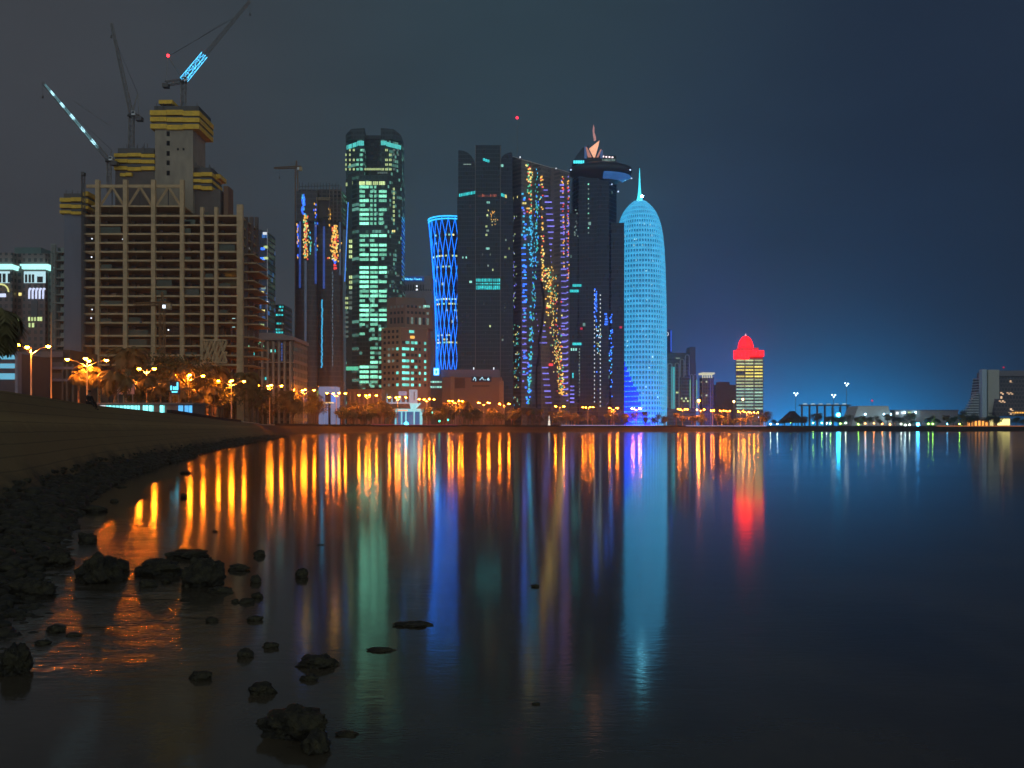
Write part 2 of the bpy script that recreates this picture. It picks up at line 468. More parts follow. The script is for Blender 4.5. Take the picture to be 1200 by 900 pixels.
# road and promenade along the far shore (ribbons inland of the crest)
def inland(t, d):
    a, c = at_index(CR, max(0, t - .05)), at_index(CR, min(len(CR) - 1, t + .05)); p = at_index(CR, t)
    dx_, dy_ = c[0] - a[0], c[1] - a[1]; L = math.hypot(dx_, dy_) or 1
    return (p[0] - dy_ / L * d, p[1] + dx_ / L * d)
def ribbon(t0, t1, d0, d1, z, step=.2):
    mb = MB(); t = t0; rows = []
    while t <= t1 + 1e-6: rows.append(t); t += step
    for t in rows:
        for d in (d0, d1): p = inland(t, d); mb.v.append((p[0], p[1], z + max(0, crest_z(at_index(CR, t)[1]) - 4.02) * (1 if d < 20 else .9)))
    for i in range(len(rows) - 1): mb.f.append((2 * i, 2 * i + 2, 2 * i + 3, 2 * i + 1)); mb.sm.append(False)
    return mb
ASPH = mat('asphalt', (.05, .048, .045), .8, var=.25, scale=.5)
PAVE = mat('promenade_paving', (.30, .24, .17), .8, var=.2, scale=.8)
ribbon(9.5, 23, .3, 11, 4.09).build('promenade', PAVE, kind='structure')
ribbon(9.5, 23, 38, 56, 4.07).build('road', ASPH, kind='structure')
lm = MB()
for d in (44, 50):
    t = 9.6
    while t < 22.5:
        q = ribbon(t, t + .04, d, d + .25, 4.082, .02); lm.add(q.v, q.f); t += .1
lm.build('road_marking', mat('road_paint', (.75, .72, .65), .7, var=.1), kind='structure')

# low parapet along the far quay, and the small wall closing the near bank
def wall(t0, t1, d0, d1, z0, z1, step=.1):
    mb = MB(); rows = []; t = t0
    while t <= t1 + 1e-6: rows.append(t); t += step
    for t in rows:
        p, q = inland(t, d0), inland(t, d1)
        mb.v += [(*p, z0), (*p, z1), (*q, z1), (*q, z0)]
    for i in range(len(rows) - 1):
        for k in range(4): mb.f.append((4 * i + k, 4 * i + (k + 1) % 4, 4 * i + 4 + (k + 1) % 4, 4 * i + 4 + k)); mb.sm.append(False)
    e = 4 * (len(rows) - 1); mb.f += [(0, 1, 2, 3), (e + 3, e + 2, e + 1, e)]; mb.sm += [False, False]
    return mb
QW = mat('quay_stone', (.035, .025, .02), .9, var=.35, scale=.4)
tag(wall(14.6, 22.6, .4, .9, 4.0, 5.0).build('quay_parapet', QW), 'long low dark stone parapet along the top of the far quay', 'parapet')
tag(wall(11.6, 14.5, .1, .5, 3.9, 4.35).build('kerb', mat('pale_kerb', (.55, .45, .33), .8)), 'pale kerb curving round the end of the near bank towards the far quay', 'kerb')
tag(wall(9.7, 11.6, .5, 1.1, 3.7, 4.72).build('bank_wall', QW), 'short dark wall on top of the near bank, right of the cyan lit pavilion', 'wall')

# ------------------------------------------------------------------ the warm damp air over the bay
m = bpy.data.materials.new('night_haze'); m.use_nodes = True; nt = m.node_tree; nt.nodes.clear()
out = nt.nodes.new('ShaderNodeOutputMaterial'); vol = nt.nodes.new('ShaderNodeVolumePrincipled')
vol.inputs['Color'].default_value = (.62, .80, .98, 1); vol.inputs['Density'].default_value = .00030; vol.inputs['Anisotropy'].default_value = .78
nt.links.new(vol.outputs[0], out.inputs['Volume'])
try: m.cycles.homogeneous_volume = True
except Exception: pass
o = MB().box(-1300, 1500, -420, 1500, -2.5, 320).build('haze', m); o['kind'] = 'stuff'
# ------------------------------------------------------------------ bare concrete frame tower with its cores
sk = Bld('unfinished_tower', 'bare concrete frame tower under construction with yellow formwork on its cores', 'tower', 185, 430)
cols_u = [114.6, 147.2, 180, 213.6, 237, 253.5, 281.4]
lev = [217.5, 241, 252.5] + [253 + 10.4 * i for i in range(1, 13)] + [393, 405, 416, 427]
for i, u in enumerate(cols_u):
    w = 1.8 if i < 4 else (1.45 if i < 6 else 2.7); top = 211 if i < 4 else (243 if i < 6 else 240)
    x = sk.x(u); MB().box(x - w / 2, x + w / 2, -.8, 1.2, 0, sk.z(top)).build('column', CONC, sk.root)
for i, v in enumerate(lev):
    if v < 245:
        a, b2 = (101 if v < 230 else 107), 215
    else:
        a, b2 = 98.5, 281.5
    z = sk.z(v)
    mb = MB().box(sk.x(a), sk.x(b2), 0.02, 30, z - .55, z + .15)
    if v < 230: mb = MB().box(sk.x(a), sk.x(b2), .1, 1.0, z - .9, z + .5)
    if i >= 6: mb.box(sk.x(281.6), sk.x(281.6) + 4.5 + 1.2 * (i % 3), 6, 26, z - .5, z + .1)
    mb.build('floor_slab', CONC, sk.root)
    if v >= 245: # upstand edge beams catching the light
        MB().box(sk.x(a), sk.x(b2), -.35, 0.0, z - .6, z + .2).build('edge_beam', CONC, sk.root)
for j in range(3):   # the rows of columns further in
    y = 9 + j * 9; mb = MB()
    for u in cols_u: mb.box(sk.x(u) - .8, sk.x(u) + .8, y, y + 1.6, 0, sk.z(254, y))
    mb.build('inner_column_row', CONC_D, sk.root)
# cores (dark shuttered walls)
sk.box('core_wall', 107, 213, 244, None, CONC_D, 13, 28)
sk.box('core_wall', 215, 262, 262, None, CONC_D, 15, 28)
sk.box('core_wall', 75, 97.5, 250, None, CONC_G, 4, 24)
core = sk.box('core_wall', 181.5, 226, 143, 250, mat('core_concrete', (.34, .28, .20), .88, var=.5, scale=.3, stretch=(1, 1, .35)), 12, 30)
hole = MAT = mat('black_opening', (.006, .006, .006), .9)
for v in (157, 168, 180, 191, 203):
    sk.win(195.2, 198.6, v - 3, v + 2.4, hole, 12, 'opening')
for u in (207.5, 214): sk.win(u, u + 1.8, 173.5, 176, hole, 12, 'opening')
sk.box('core_wall', 135, 183, 200, 246, CONC_D, 12.5, 28)
sk.box('core_wall', 222, 258, 222, 262, CONC_D, 14.5, 28)
sk.box('core_wall', 262, 267.5, 218, 262, mat('rusty_concrete', (.22, .12, .07), .9), 16, 24)
def formwork(u0, u1, rows, y0, y1, top=None, lean=0.0):
    for k, (va, vb) in enumerate(rows):
        e = (len(rows) - 1 - k) * lean
        mb = MB(); x0, x1 = sk.x(u0 - e, y0), sk.x(u1 + e, y0)
        n_ = max(2, int((x1 - x0) / 6)); zt, zb = sk.z(va, y0), sk.z(vb, y0); zb += (zt - zb) * .16
        for q in range(n_):
            a = x0 + (x1 - x0) * q / n_; b2 = x0 + (x1 - x0) * (q + 1) / n_ - .12; dz_ = .25 * math.sin(q * 2.3 + k)
            mb.box(a, b2, y0 - .5, y1 + .5, zb + dz_, zt + dz_)
        mb.build('formwork', YELLOW, sk.root)
        if k: 
            d = MB().box(x0 + .3, x1 - .3, y0, y1, sk.z(va, y0), sk.z(rows[k - 1][1], y0)); d.build('work_platform', STEEL, sk.root)
    if top:
        mb = MB(); x0, x1 = sk.x(u0 + 3, y0), sk.x(u1 - 2, y0); zt, zb = sk.z(top, y0), sk.z(rows[0][0], y0) + .4
        mb.box(x0, x1, y0 + 1, y1 - 1, zb, zb + (zt - zb) * .55)
        rr = random.Random(int(u0))
        for q in range(26):
            x = x0 + (x1 - x0) * rr.random(); y = y0 + (y1 - y0) * rr.random(); mb.bar((x, y, zb), (x + rr.uniform(-.5, .5), y, zb + (zt - zb) * rr.uniform(.7, 1.15)), .14)
        mb.build('rebar_cage', STEEL, sk.root)
formwork(176.5, 234, [(129.5, 136.5), (137.8, 144), (146, 152.5)], 11, 31, 119, .25)
sk.box('formwork', 186, 202, 117, 121.5, YELLOW, 13, 24)
formwork(134, 181.5, [(180, 184.8), (187.2, 192), (195.5, 200.5)], 11.5, 26, 168)
formwork(141, 155, [(203, 207.5)], 11.5, 26)
formwork(223.5, 249, [(202.5, 208), (210.5, 215), (218, 223)], 13, 28, 191)
sk.box('formwork', 250, 258, 204, 209, YELLOW, 20, 30)
formwork(70.5, 97, [(232, 237.5), (240, 245), (247.5, 251.5)], 3, 25, 222)
formwork(97.5, 104, [(225, 231), (233, 239), (241, 245)], 2, 12)
# props, netting and stacked material on the open floors
rk = random.Random(33)
NET = mat('green_net', (.10, .12, .09), .9, var=.4, scale=.6); TIMB = mat('site_timber', (.30, .19, .10), .9, var=.4)
for i, v in enumerate(lev[2:], 2):
    z = sk.z(v); mb = MB(); fh_ = 3.3
    for q in range(26):
        u = rk.uniform(100, 280); y = rk.uniform(.8, 7); x = sk.x(u)
        if rk.random() < .6: mb.bar((x, y, z + .16), (x + rk.uniform(-.2, .2), y, z + fh_), .09)
        else:
            w_ = rk.uniform(.5, 2.2); mb.box(x, x + w_, y, y + 1, z + .16, z + .16 + rk.uniform(.4, 1.5))
    mb.build('site_clutter', TIMB, sk.root, kind='stuff')
    for q in range(rk.choice((0, 1, 1, 2))):
        k = rk.randrange(6); a_, b_ = cols_u[k], cols_u[k + 1]; MB().box(sk.x(a_) + 1.2, sk.x(a_ + (b_ - a_) * rk.uniform(.4, .9)) , .25, .3, z + .16, z + rk.uniform(1.4, 3.4)).build('safety_net', NET, sk.root)
# sloping struts of the top truss
for a, b2 in zip(cols_u[:3], cols_u[1:4]):
    mid = (a + b2) / 2
    for u in (a + 3, b2 - 3):
        MB().bar((sk.x(u), .5, sk.z(240)), (sk.x(mid), .5, sk.z(219)), .62).build('truss_strut', CONC, sk.root)
    MB().bar((sk.x(mid), .5, sk.z(241)), (sk.x(mid), .5, sk.z(219)), .25).build('truss_post', STEEL, sk.root)
# crossed bracing frame near the ground
mb = MB()
for k in range(3):
    ua = 239 + k * 9; ub = ua + 8.5
    for p, q in (((ua, 400), (ub, 424)), ((ub, 400), (ua, 424)), ((ua, 412), ((ua + ub) / 2, 400)), (((ua + ub) / 2, 424), (ub, 412))):
        mb.bar((sk.x(p[0], -1.5), -1.5, sk.z(p[1], -1.5)), (sk.x(q[0], -1.5), -1.5, sk.z(q[1], -1.5)), .6)
mb.box(sk.x(237), sk.x(267), -2, -1, sk.z(400), sk.z(398)); mb.box(sk.x(237), sk.x(267), -2, -1, sk.z(426), sk.z(424)); mb.build('cross_bracing', CONC, sk.root)
# hoist mast beside the left core
MB().lattice((sk.x(97.5, -1), -1, 0), (sk.x(97.5, -1), -1, sk.z(203, -1)), 1.2, 1.2, 40, .13).box(sk.x(96, -1), sk.x(99.5, -1), -2, 0, sk.z(206, -1), sk.z(202, -1)).build('hoist_mast', STEEL, sk.root)
# site lights inside the floors
SITE = glow('work_light', (.8, .9, 1), 1.6, rand=.5); SITEY = glow('warm_work_light', (1, .72, .2), 2.2)
for u, v in ((107, 279), (106.5, 300.5), (143, 279.5), (107, 362), (106, 372), (196.5, 386)): sk.win(u, u + 1.3, v, v + 1.3, SITE, 3, 'work_light', .3)
sk.win(267.5, 273, 328.5, 332.5, SITEY, 14, 'work_light', .3)
for u, v in ((267, 339), (274, 338), (272, 371), (272, 381)): sk.win(u, u + 3.4, v, v + 2.4, glow('cyan_room', (.45, .9, .85), .9, rand=.4), 14, 'work_light', .3)
sk.done()

CYANLED = glow('blue_white_led', (.08, .55, 1), 2.4, var=.5, scale=.7); PALELED = glow('pale_led', (.45, .85, 1), 2.2, var=.4, scale=1)
def luffing_crane(label, base, tip, peak, cjib, mast_bot, Y, lit=None, wl=1.9, w=2.0, npan=26, red=False, cable=None):
    """base, tip ... are (u, v) picture spots turned to metres at the crane's own distance Y"""
    P = lambda p, dy_=0: Vector((PX(p[0], Y), Y + dy_, PZ(p[1], Y)))
    b0 = P(mast_bot); root = thing('tower_crane', label, 'crane', b0, 'tower cranes on the unfinished tower')
    L = lambda p, dy_=0: P(p, dy_) - b0
    top = L(base); MB().lattice((0, 0, 0), top, w, w, 8, .2).build('mast', GREYSTEEL, root)
    MB().lathe([(1.6, top.z - .6), (1.9, top.z), (1.6, top.z + .7)], 14).build('slewing_ring', STEEL, root)
    t = L(tip); d = t - top
    if lit is None:
        MB().lattice(top + Vector((0, 0, .6)), t, 1.7, .9, npan, .16, (0, 1, 0)).build('jib', GREYSTEEL, root)
    else:
        MB().lattice(top + Vector((0, 0, .6)), t, 1.7, .9, npan, .15, (0, 1, 0)).build('jib', GREYSTEEL, root)
        for a, b2, m_ in lit:
            p0, p1 = top + Vector((0, 0, .6)) + d * a, top + Vector((0, 0, .6)) + d * b2
            MB().lattice(p0 + Vector((0, -.25, 0)), p1 + Vector((0, -.25, 0)), wl - .8 * a, wl - .8 * b2, max(2, int(npan * (b2 - a) * .5)), .12, (0, 1, 0)).build('jib_light_strip', m_, root)
    c = L(cjib); pk = L(peak)
    MB().lattice(top + Vector((0, 0, .4)), c, 1.8, 1.8, 5, .18).build('counter_jib', GREYSTEEL, root)
    MB().box(c.x - 1.2, c.x + 1.6, -1.4, 1.4, c.z - 2.0, c.z - .2).build('counterweight', STEEL, root)
    MB().bar(top + Vector((0, -.6, .6)), pk, .22).bar(top + Vector((0, .6, .6)), pk, .22).bar(c, pk, .15).build('a_frame', GREYSTEEL, root)
    MB().bar(pk, top + d * .82, .06).bar(pk + Vector((0, .4, 0)), top + d * .82, .06).build('pendant_cable', STEEL, root)
    cab = MB().box(top.x + .9, top.x + 2.3, -2.4, -.8, top.z - .2, top.z + 1.7).build('cab', WHITE, root)
    MB().box(top.x + 1.0, top.x + 2.2, -2.46, -2.40, top.z + .5, top.z + 1.5).build('cab_window', DARKGLASS, cab)
    hk = t + Vector((0, 0, -6)); MB().bar(t, hk, .06).box(hk.x - .3, hk.x + .3, -.3, .3, hk.z - 1.2, hk.z).build('hook_block', STEEL, root)
    if red: MB().ball(pk + Vector((0, 0, .3)), .75).build('warning_light', REDLAMP, root)
    if cable: MB().bar(L(cable[0]), L(cable[1]), .09).build('slack_cable', GREYSTEEL, root)
    return root
luffing_crane('tallest tower crane on the highest core, its jib foot lit bright blue', (215, 96), (293, 1), (197, 66), (194, 98), (215, 128), 450,
              lit=[(.0, .32, CYANLED)], wl=2.6, red=True, cable=((219, 54), (262, 26)))
luffing_crane('grey tower crane with a steep unlit jib above the left core', (154, 136), (130.5, 27), (161.5, 110), (163, 137), (154, 182), 447, npan=30)
luffing_crane('leftmost tower crane with a dotted white lit jib leaning left', (127.5, 189), (50, 97), (131, 176), (134, 189), (128, 225), 438,
              lit=[(a, a + .055, PALELED) for a in (.20, .36, .52, .67, .82)] + [(.16, .96, glow('faint_led', (.35, .8, .9), .25, var=.4))], w=1.6, wl=1.3, cable=((86, 118), (127, 146)))
def hammerhead(label, mast_bot, top, jib_l, jib_r, Y, m_, mlamp=None, group=None):
    b0 = Vector((PX(mast_bot[0], Y), Y, PZ(mast_bot[1], Y))); root = thing('tower_crane', label, 'crane', b0, group)
    L = lambda u, v: Vector((PX(u, Y) - b0.x, 0, PZ(v, Y) - b0.z))
    t = L(top[0], top[1]); MB().lattice((0, 0, 0), t, 1.9, 1.9, 14, .2).build('mast', m_, root)
    a, b2 = L(*jib_l), L(*jib_r); MB().lattice(t, a, 1.6, 1.0, 12, .2).build('jib', m_, root)
    MB().lattice(t, b2, 1.6, 1.4, 4, .2).build('counter_jib', m_, root)
    MB().box(b2.x - 1.4, b2.x + .6, -1, 1, b2.z - 2.6, b2.z).build('counterweight', CONC, root)
    ap = t + Vector((0, 0, 5)); MB().lattice(t, ap, 1.4, .4, 3, .16).build('apex', m_, root)
    MB().bar(ap, a.lerp(t, .3), .08).bar(ap, b2, .08).build('tie_bar', m_, root)
    c = MB().box(t.x + .8, t.x + 2.2, -1.9, -.5, t.z - 2.4, t.z - .4).build('cab', WHITE, root)
    if mlamp: MB().box(t.x + .9, t.x + 2.1, -2.0, -1.9, t.z - 2.1, t.z - .8).build('cab_window', mlamp, c)
    h = a.lerp(t, .25); MB().bar(h, h + Vector((0, 0, -7)), .07).box(h.x - .4, h.x + .4, -.4, .4, h.z - 8, h.z - 7).build('hook_block', STEEL, root)
OCHRE = mat('ochre_steel', (.30, .17, .07), .6, .3)
hammerhead('small ochre tower crane standing before the middle of the bare concrete frame', (190, 478), (190, 356), (157, 357), (199, 356), 405, OCHRE, SITE)
hammerhead('ochre tower crane behind the gold sparkling curved tower', (347.5, 460), (347.5, 196), (321, 197), (353, 196), 700, OCHRE)

# ------------------------------------------------------------------ left edge buildings
W_CYAN = glow('cyan_white_window', (.36, .95, .78), .85, rand=.45, var=.45, scale=.5, mull=1.6)
W_GREEN = glow('green_white_window', (.26, .90, .60), 1.15, rand=.6, var=.85, scale=.9, mull=1.3)
W_YEL = glow('yellow_window', (1, .85, .28), 1.1, rand=.45, var=.35, mull=1.8)
W_YG = glow('yellow_green_window', (.72, .92, .38), .8, rand=.4, var=.4, mull=1.6)
W_AMB = glow('amber_window', (1, .48, .08), 1.3, rand=.5, var=.4)
W_TEAL = glow('teal_window', (.03, .60, .62), 1.0, rand=.4, var=.4, mull=1.5)
W_BLUE = glow('blue_window', (.03, .16, 1), 1.7, rand=.5, var=.4)
W_VIO = glow('violet_window', (.24, .22, .95), .9, rand=.4, var=.3)
W_DIM = glow('dim_window', (.30, .44, .38), .36, rand=.7, var=.5)
W_WHITE = glow('white_window', (.85, .92, 1), 1.1, rand=.4, var=.3)
W_RED = glow('red_window', (1, .05, .06), 1.3, rand=.3)

LEDGE = glow('lit_cornice', (.42, .95, .88), 1.15, var=.25, scale=.1)  # floodlight on the cornice put in as the stone's own glow
MAUVE = facade('mauve_stone', (.21, .16, .15), (.05, .05, .055), 3.6, 3.2, .55, .5)
h = Bld('corniced_hotel', 'white and mauve hotel with a glowing cornice and arched upper windows at far left', 'hotel', 28, 520)
h.box('wall', -30, 62, 297, None, MAUVE, 0, 40)
h.box('wall', -22, 14.5, 296, None, MAUVE, -5, 0); h.box('wall', 27, 53, 297, None, MAUVE, -5, 0)
for a, b2 in ((-24, 15), (26.5, 57)):
    x0, x1 = h.x(a, -6), h.x(b2, -6)
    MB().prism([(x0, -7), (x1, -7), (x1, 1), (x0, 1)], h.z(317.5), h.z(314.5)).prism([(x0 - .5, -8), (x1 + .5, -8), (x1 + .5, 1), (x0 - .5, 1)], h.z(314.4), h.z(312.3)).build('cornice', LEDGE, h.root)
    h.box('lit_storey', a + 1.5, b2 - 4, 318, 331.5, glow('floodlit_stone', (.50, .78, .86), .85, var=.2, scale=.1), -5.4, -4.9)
for u in (-18, -10, -2, 3, 9): h.win(u, u + 3.4, 320.5, 331, DARKGLASS, -5.5, 'window_opening')
for u in (29.2, 33.4, 37.3): h.win(u, u + 2.6, 321.5, 331, DARKGLASS, -5.5, 'window_opening')
h.win(43.4, 50, 324, 331, DARKGLASS, -5.5, 'window_opening')
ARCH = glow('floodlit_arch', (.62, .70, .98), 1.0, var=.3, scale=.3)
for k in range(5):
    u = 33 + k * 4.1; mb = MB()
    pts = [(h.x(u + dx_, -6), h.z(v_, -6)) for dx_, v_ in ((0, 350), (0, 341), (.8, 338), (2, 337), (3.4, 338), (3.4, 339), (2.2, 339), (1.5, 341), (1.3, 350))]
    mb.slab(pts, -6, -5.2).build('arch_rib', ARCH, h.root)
mb = MB(); 
for k in range(9):
    a0, a1 = math.pi * k / 9, math.pi * (k + 1) / 9
    mb.bar((h.x(1, -6) + 4.2 * math.cos(a0), -6, h.z(342, -6) + 4.2 * math.sin(a0)), (h.x(1, -6) + 4.2 * math.cos(a1), -6, h.z(342, -6) + 4.2 * math.sin(a1)), .45)
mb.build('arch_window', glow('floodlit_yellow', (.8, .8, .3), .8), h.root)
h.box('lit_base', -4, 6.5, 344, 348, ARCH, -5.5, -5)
for u in (10, 16.2, 21.8): h.win(u, u + 3.3, 343, 346.5, W_YEL, 0)
for u in (8, 16, 20.5, 33, 36.5, 40, 44, 47): h.win(u, u + 2.3, 371.5, 376, W_YG, -5 if u > 27 else 0)
for u in (17, 21.5, 33.5, 37.5): h.win(u, u + 2.2, 378.5, 383.5, W_YG, -5 if u > 27 else 0)
h.win(36.5, 44, 352, 372, mat('blue_grey_glass', (.05, .075, .09), .2), -5, 'stair_window')
h.box('side_wing', 53, 61.5, 318, None, facade('teal_washed_wall', (.15, .25, .22), (.05, .07, .07), 3.6, 2.6, .5, .5), -2, 30)
mb = MB()
for k in range(10):
    a0, a1 = -2.4 + k * .48, -2.4 + (k + 1) * .48
    mb.bar((h.x(53.5) + 1.4 * math.cos(a0), 0, h.z(311) + 1.4 * math.sin(a0)), (h.x(53.5) + 1.4 * math.cos(a1), 0, h.z(311) + 1.4 * math.sin(a1)), .4)
mb.build('roof_emblem', glow('green_emblem', (.2, .95, .6), 1.6), h.root)
h.done()
bk = Bld('teal_tower_block', 'flat topped teal tower block behind the corniced hotel', 'tower', 33, 640)
bk.box('wall', 17, 48, 290, None, mat('teal_render', (.12, .21, .19), .8, var=.15, scale=.1), 0, 30)
bk.box('wall', 11, 17, 296, None, mat('mauve_render', (.20, .17, .16), .8), 2, 26)
for v in (298, 301.5): bk.win(12.5, 20, v, v + 1.8, glow('peach_strip', (1, .78, .5), 1.0), 0, 'light_strip', .4)
bk.box('lit_parapet', 14, 30, 309, 312, glow('dim_red', (.6, .12, .10), .4), -1, 0); bk.done()
ap = Bld('balcony_block', 'narrow concrete block of stacked balconies left of the bare frame tower', 'apartment block', 68, 500)
ap.box('core', 67.5, 75.5, 290, None, mat('green_grey_concrete', (.14, .17, .15), .9), 4, 22)
MB().lattice((ap.x(63), 0, 0), (ap.x(63), 0, ap.z(286)), 1.6, 1.6, 40, .35).build('scaffold', mat('pale_scaffold', (.36, .42, .38), .7), ap.root)
for v in range(295, 425, 10):
    MB().box(ap.x(60.5), ap.x(75.5), 0, 4.2, ap.z(v) - .5, ap.z(v) + .3).build('balcony', mat('pale_green_concrete', (.28, .34, .30), .85), ap.root)
    MB().box(ap.x(70.5), ap.x(75), 0.3, .6, ap.z(v) + .3, ap.z(v - 5)).build('balcony_wall', mat('pale_green_concrete', (.28, .34, .30), .85), ap.root)
for u in (68.5, 71): ap.box('pier', u, u + 1.6, 292, None, mat('green_grey_concrete', (.14, .17, .15), .9), 3.0, 4)
ap.done()
bl = Bld('blue_banded_building', 'low building with glowing pale blue bands behind the palm at far left', 'building', 4, 330)
bl.box('wall', -40, 20, 414, None, mat('plum_wall', (.12, .09, .10), .8), 0, 25)
for v0, v1 in ((416, 421), (426, 431.5), (437.5, 444.5)): bl.win(-38, 18.5, v0, v1, glow('pale_blue_band', (.16, .58, .82), .62, var=.2, scale=.1), 0, 'lit_band', .5)
bl.box('end_pier', 17.5, 20.5, 412, None, mat('mauve_grey', (.36, .32, .38), .8), -.8, 2); bl.done()
gb = Bld('banded_car_park', 'grey car park with horizontal parapet bands between the three armed lamp and flagpole', 'car park', 52, 360)
gb.box('wall', 21, 82, 410, None, mat('brown_shade', (.11, .08, .065), .9), 1, 25)
for v in (412, 424.5, 437): MB().box(gb.x(21), gb.x(74), -.4, 1, gb.z(v + 6.5), gb.z(v)).build('parapet_band', mat('mauve_grey_b', (.21, .18, .19), .85), gb.root)
for v in (430, 444): MB().box(gb.x(62), gb.x(99), -1.4, -.5, gb.z(v + 3), gb.z(v)).build('parapet_band', mat('mauve_grey', (.36, .32, .38), .8), gb.root)
mb = MB()
for u in (74, 79, 86, 93): mb.box(gb.x(u), gb.x(u) + .6, -1.3, -.6, 0, gb.z(427))
mb.build('steel_frame', GREYSTEEL, gb.root)
tag(MB().box(PX(31, 250), PX(72, 250), 250, 250.4, 4.0, 7.6).build('site_hoarding', mat('orange_hoarding', (.45, .17, .06), .7)), 'long orange lit site hoarding in front of the banded car park', 'hoarding')
tag(MB().box(PX(-40, 250), PX(6, 250), 246, 246.4, 4.0, 8.2).build('site_hoarding', mat('orange_hoarding', (.45, .17, .06), .7)), 'orange lit hoarding under the glowing pale blue bands at left edge', 'hoarding')
# ------------------------------------------------------------------ towers, left to right
rnd = random.Random(5)
# slim dark tower with a lit edge
t = Bld('slim_tower', 'slim dark tower with a coloured lit edge, right behind the bare frame tower', 'tower', 300, 640)
t.box('wall', 282, 306, 269, None, facade('dim_block', (.085, .085, .095), (.05, .05, .06), 4, 3, .5, .6, lit=(.01, (.7, .9, .6), .6)), 0, 30)
t.box('glass_edge', 304.5, 313, 271, None, facade('edge_glass', (.05, .07, .09), (.02, .05, .12), 4, 2.6, .7, .85, lit=(.10, (.05, .25, .8), .3)), -2, 20)
MB().bar((t.x(313.3, -2), -2, 0), (t.x(313.3, -2), -2, t.z(268, -2)), .3).build('edge_fin', WHITE, t.root)
for u, v, m_ in ((308, 272, W_WHITE), (309, 288, W_YG), (309, 301, W_YG), (305, 301.5, W_BLUE), (305.5, 290, W_BLUE), (306, 336, W_DIM), (306, 341, W_YEL), (306, 363, W_YEL), (304, 379.5, W_YG), (290, 380, W_YG), (287, 291, W_WHITE), (292, 288, W_WHITE), (310, 353, W_WHITE), (303, 353, W_WHITE)):
    t.win(u, u + rnd.uniform(3, 5.5), v, v + 3, m_, -2 if u > 303 else 0)
t.done()
t = Bld('teal_lit_block', 'small block with teal lit floors right of the slim dark tower', 'building', 322, 690)
t.box('wall', 313, 333, 357, None, facade('teal_block', (.07, .10, .10), (.03, .06, .06), 4, 3, .6, .7), 0, 25)
for v in (358.5, 362.5, 368, 378, 385, 388.5):
    u = 314 + rnd.uniform(0, 2)
    while u < 331: t.win(u, u + 2.2, v, v + 2.1, W_TEAL if rnd.random() < .8 else W_DIM, 0) if rnd.random() < .72 else None; u += 3
t.done()
t = Bld('low_office', 'low pale office with tall piers and a curved roof, lit teal', 'office', 315, 560)
t.box('wall', 285, 344, 397, None, facade('office_wall', (.15, .19, .17), (.06, .08, .08), 5, 4, .6, .6), 2, 40)
mb = MB(); pts = [(t.x(283 + 62 * k / 12), t.z(397 - 7 * math.sin(math.pi * (k + 1.5) / 15))) for k in range(13)]
mb.slab(pts + [(pts[-1][0], t.z(398.5)), (pts[0][0], t.z(398.5))], -1, 40).build('curved_roof', mat('pale_roof', (.30, .32, .32), .7), t.root)
for k in range(9):
    u = 286 + k * 6.6; MB().box(t.x(u), t.x(u + 2.0), 0, 2, 0, t.z(400)).build('pier', mat('pale_pier', (.42, .44, .36), .8), t.root)
MB().box(t.x(285), t.x(344), -.3, 1.9, t.z(424) - .5, t.z(424)).build('string_course', mat('pale_pier', (.42, .44, .36), .8), t.root)
for u, v in ((294, 413), (294, 428), (317, 409.5), (320.5, 409.5), (310.5, 442)): t.win(u, u + 5 if u < 300 else u + 2.4, v, v + 3.2, W_TEAL if u != 317 else W_CYAN, 2)
for k in range(12): t.win(287 + k * 1.9, 288.2 + k * 1.9, 400 + (k * 7) % 9, 401.6 + (k * 7) % 9, glow('small_green', (.3, .9, .5), .7, rand=.5), 2)
for k in range(6): t.win(329.5, 331, 402 + k * 3.6, 404.5 + k * 3.6, glow('deep_blue_pane', (.05, .15, .5), .5), 2)
t.done()

# curved twin glass tower, still being finished
t = Bld('curved_glass_tower', 'curved glass tower of two rounded lobes sparkling with gold and blue reflections', 'tower', 373, 660)
LOB = facade('lobe_glass', (.085, .078, .075), (.045, .040, .040), 3.6, 1.9, .72, .88, .3, radial=14, wr=.5)
def lobe(u0, u1, v0, vwide, name):
    cx = t.x((u0 + u1) / 2, 10); r = abs(t.x(u1, 10) - t.x(u0, 10)) / 2; zt = t.z(v0, 10)
    prof = [(r * (1 + .16 * (1 - k / 10) ** 2), zt * k / 10) for k in range(11)]
    o = MB().lathe(prof, 36, 0, 0, .7).build(name, LOB, t.root, (cx, 12, 0)); return cx, r
cx1, r1_ = lobe(345.5, 374, 258, 0, 'glass_lobe'); cx2, r2_ = lobe(371.5, 401, 256, 0, 'glass_lobe')
t.box('core', 350, 400, 222, 262, facade('half_built', (.10, .085, .075), (.03, .025, .025), 3.4, 3.6, .6, .75), 10, 30)
t.box('upper_glass', 347.5, 372, 224, 259, LOB, 6, 12)
MB().prism([(t.x(370, 8), 8), (t.x(399, 8), 8), (t.x(396, 24), 24), (t.x(374, 24), 24)], t.z(256, 8), t.z(234, 8)).build('upper_core', mat('half_built_core', (.12, .10, .085), .9), t.root)
mb = MB()
for k in range(9): mb.box(t.x(386, 5), t.x(400, 5), 5.2, 6, t.z(223 + k * 4.3, 5) - .25, t.z(223 + k * 4.3, 5) + .25)
for u in (386, 390.5, 395, 399.5): mb.box(t.x(u, 5) - .3, t.x(u, 5) + .3, 5, 5.8, t.z(260, 5), t.z(219, 5))
mb.build('open_frame', mat('frame_concrete', (.20, .16, .13), .9), t.root)
mb = MB()
for k in range(14):
    u = 351 + k * 3.5; mb.bar((t.x(u, 10), 10, t.z(222, 10)), (t.x(u, 10), 10, t.z(216 - 2.5 * rnd.random(), 10)), .18)
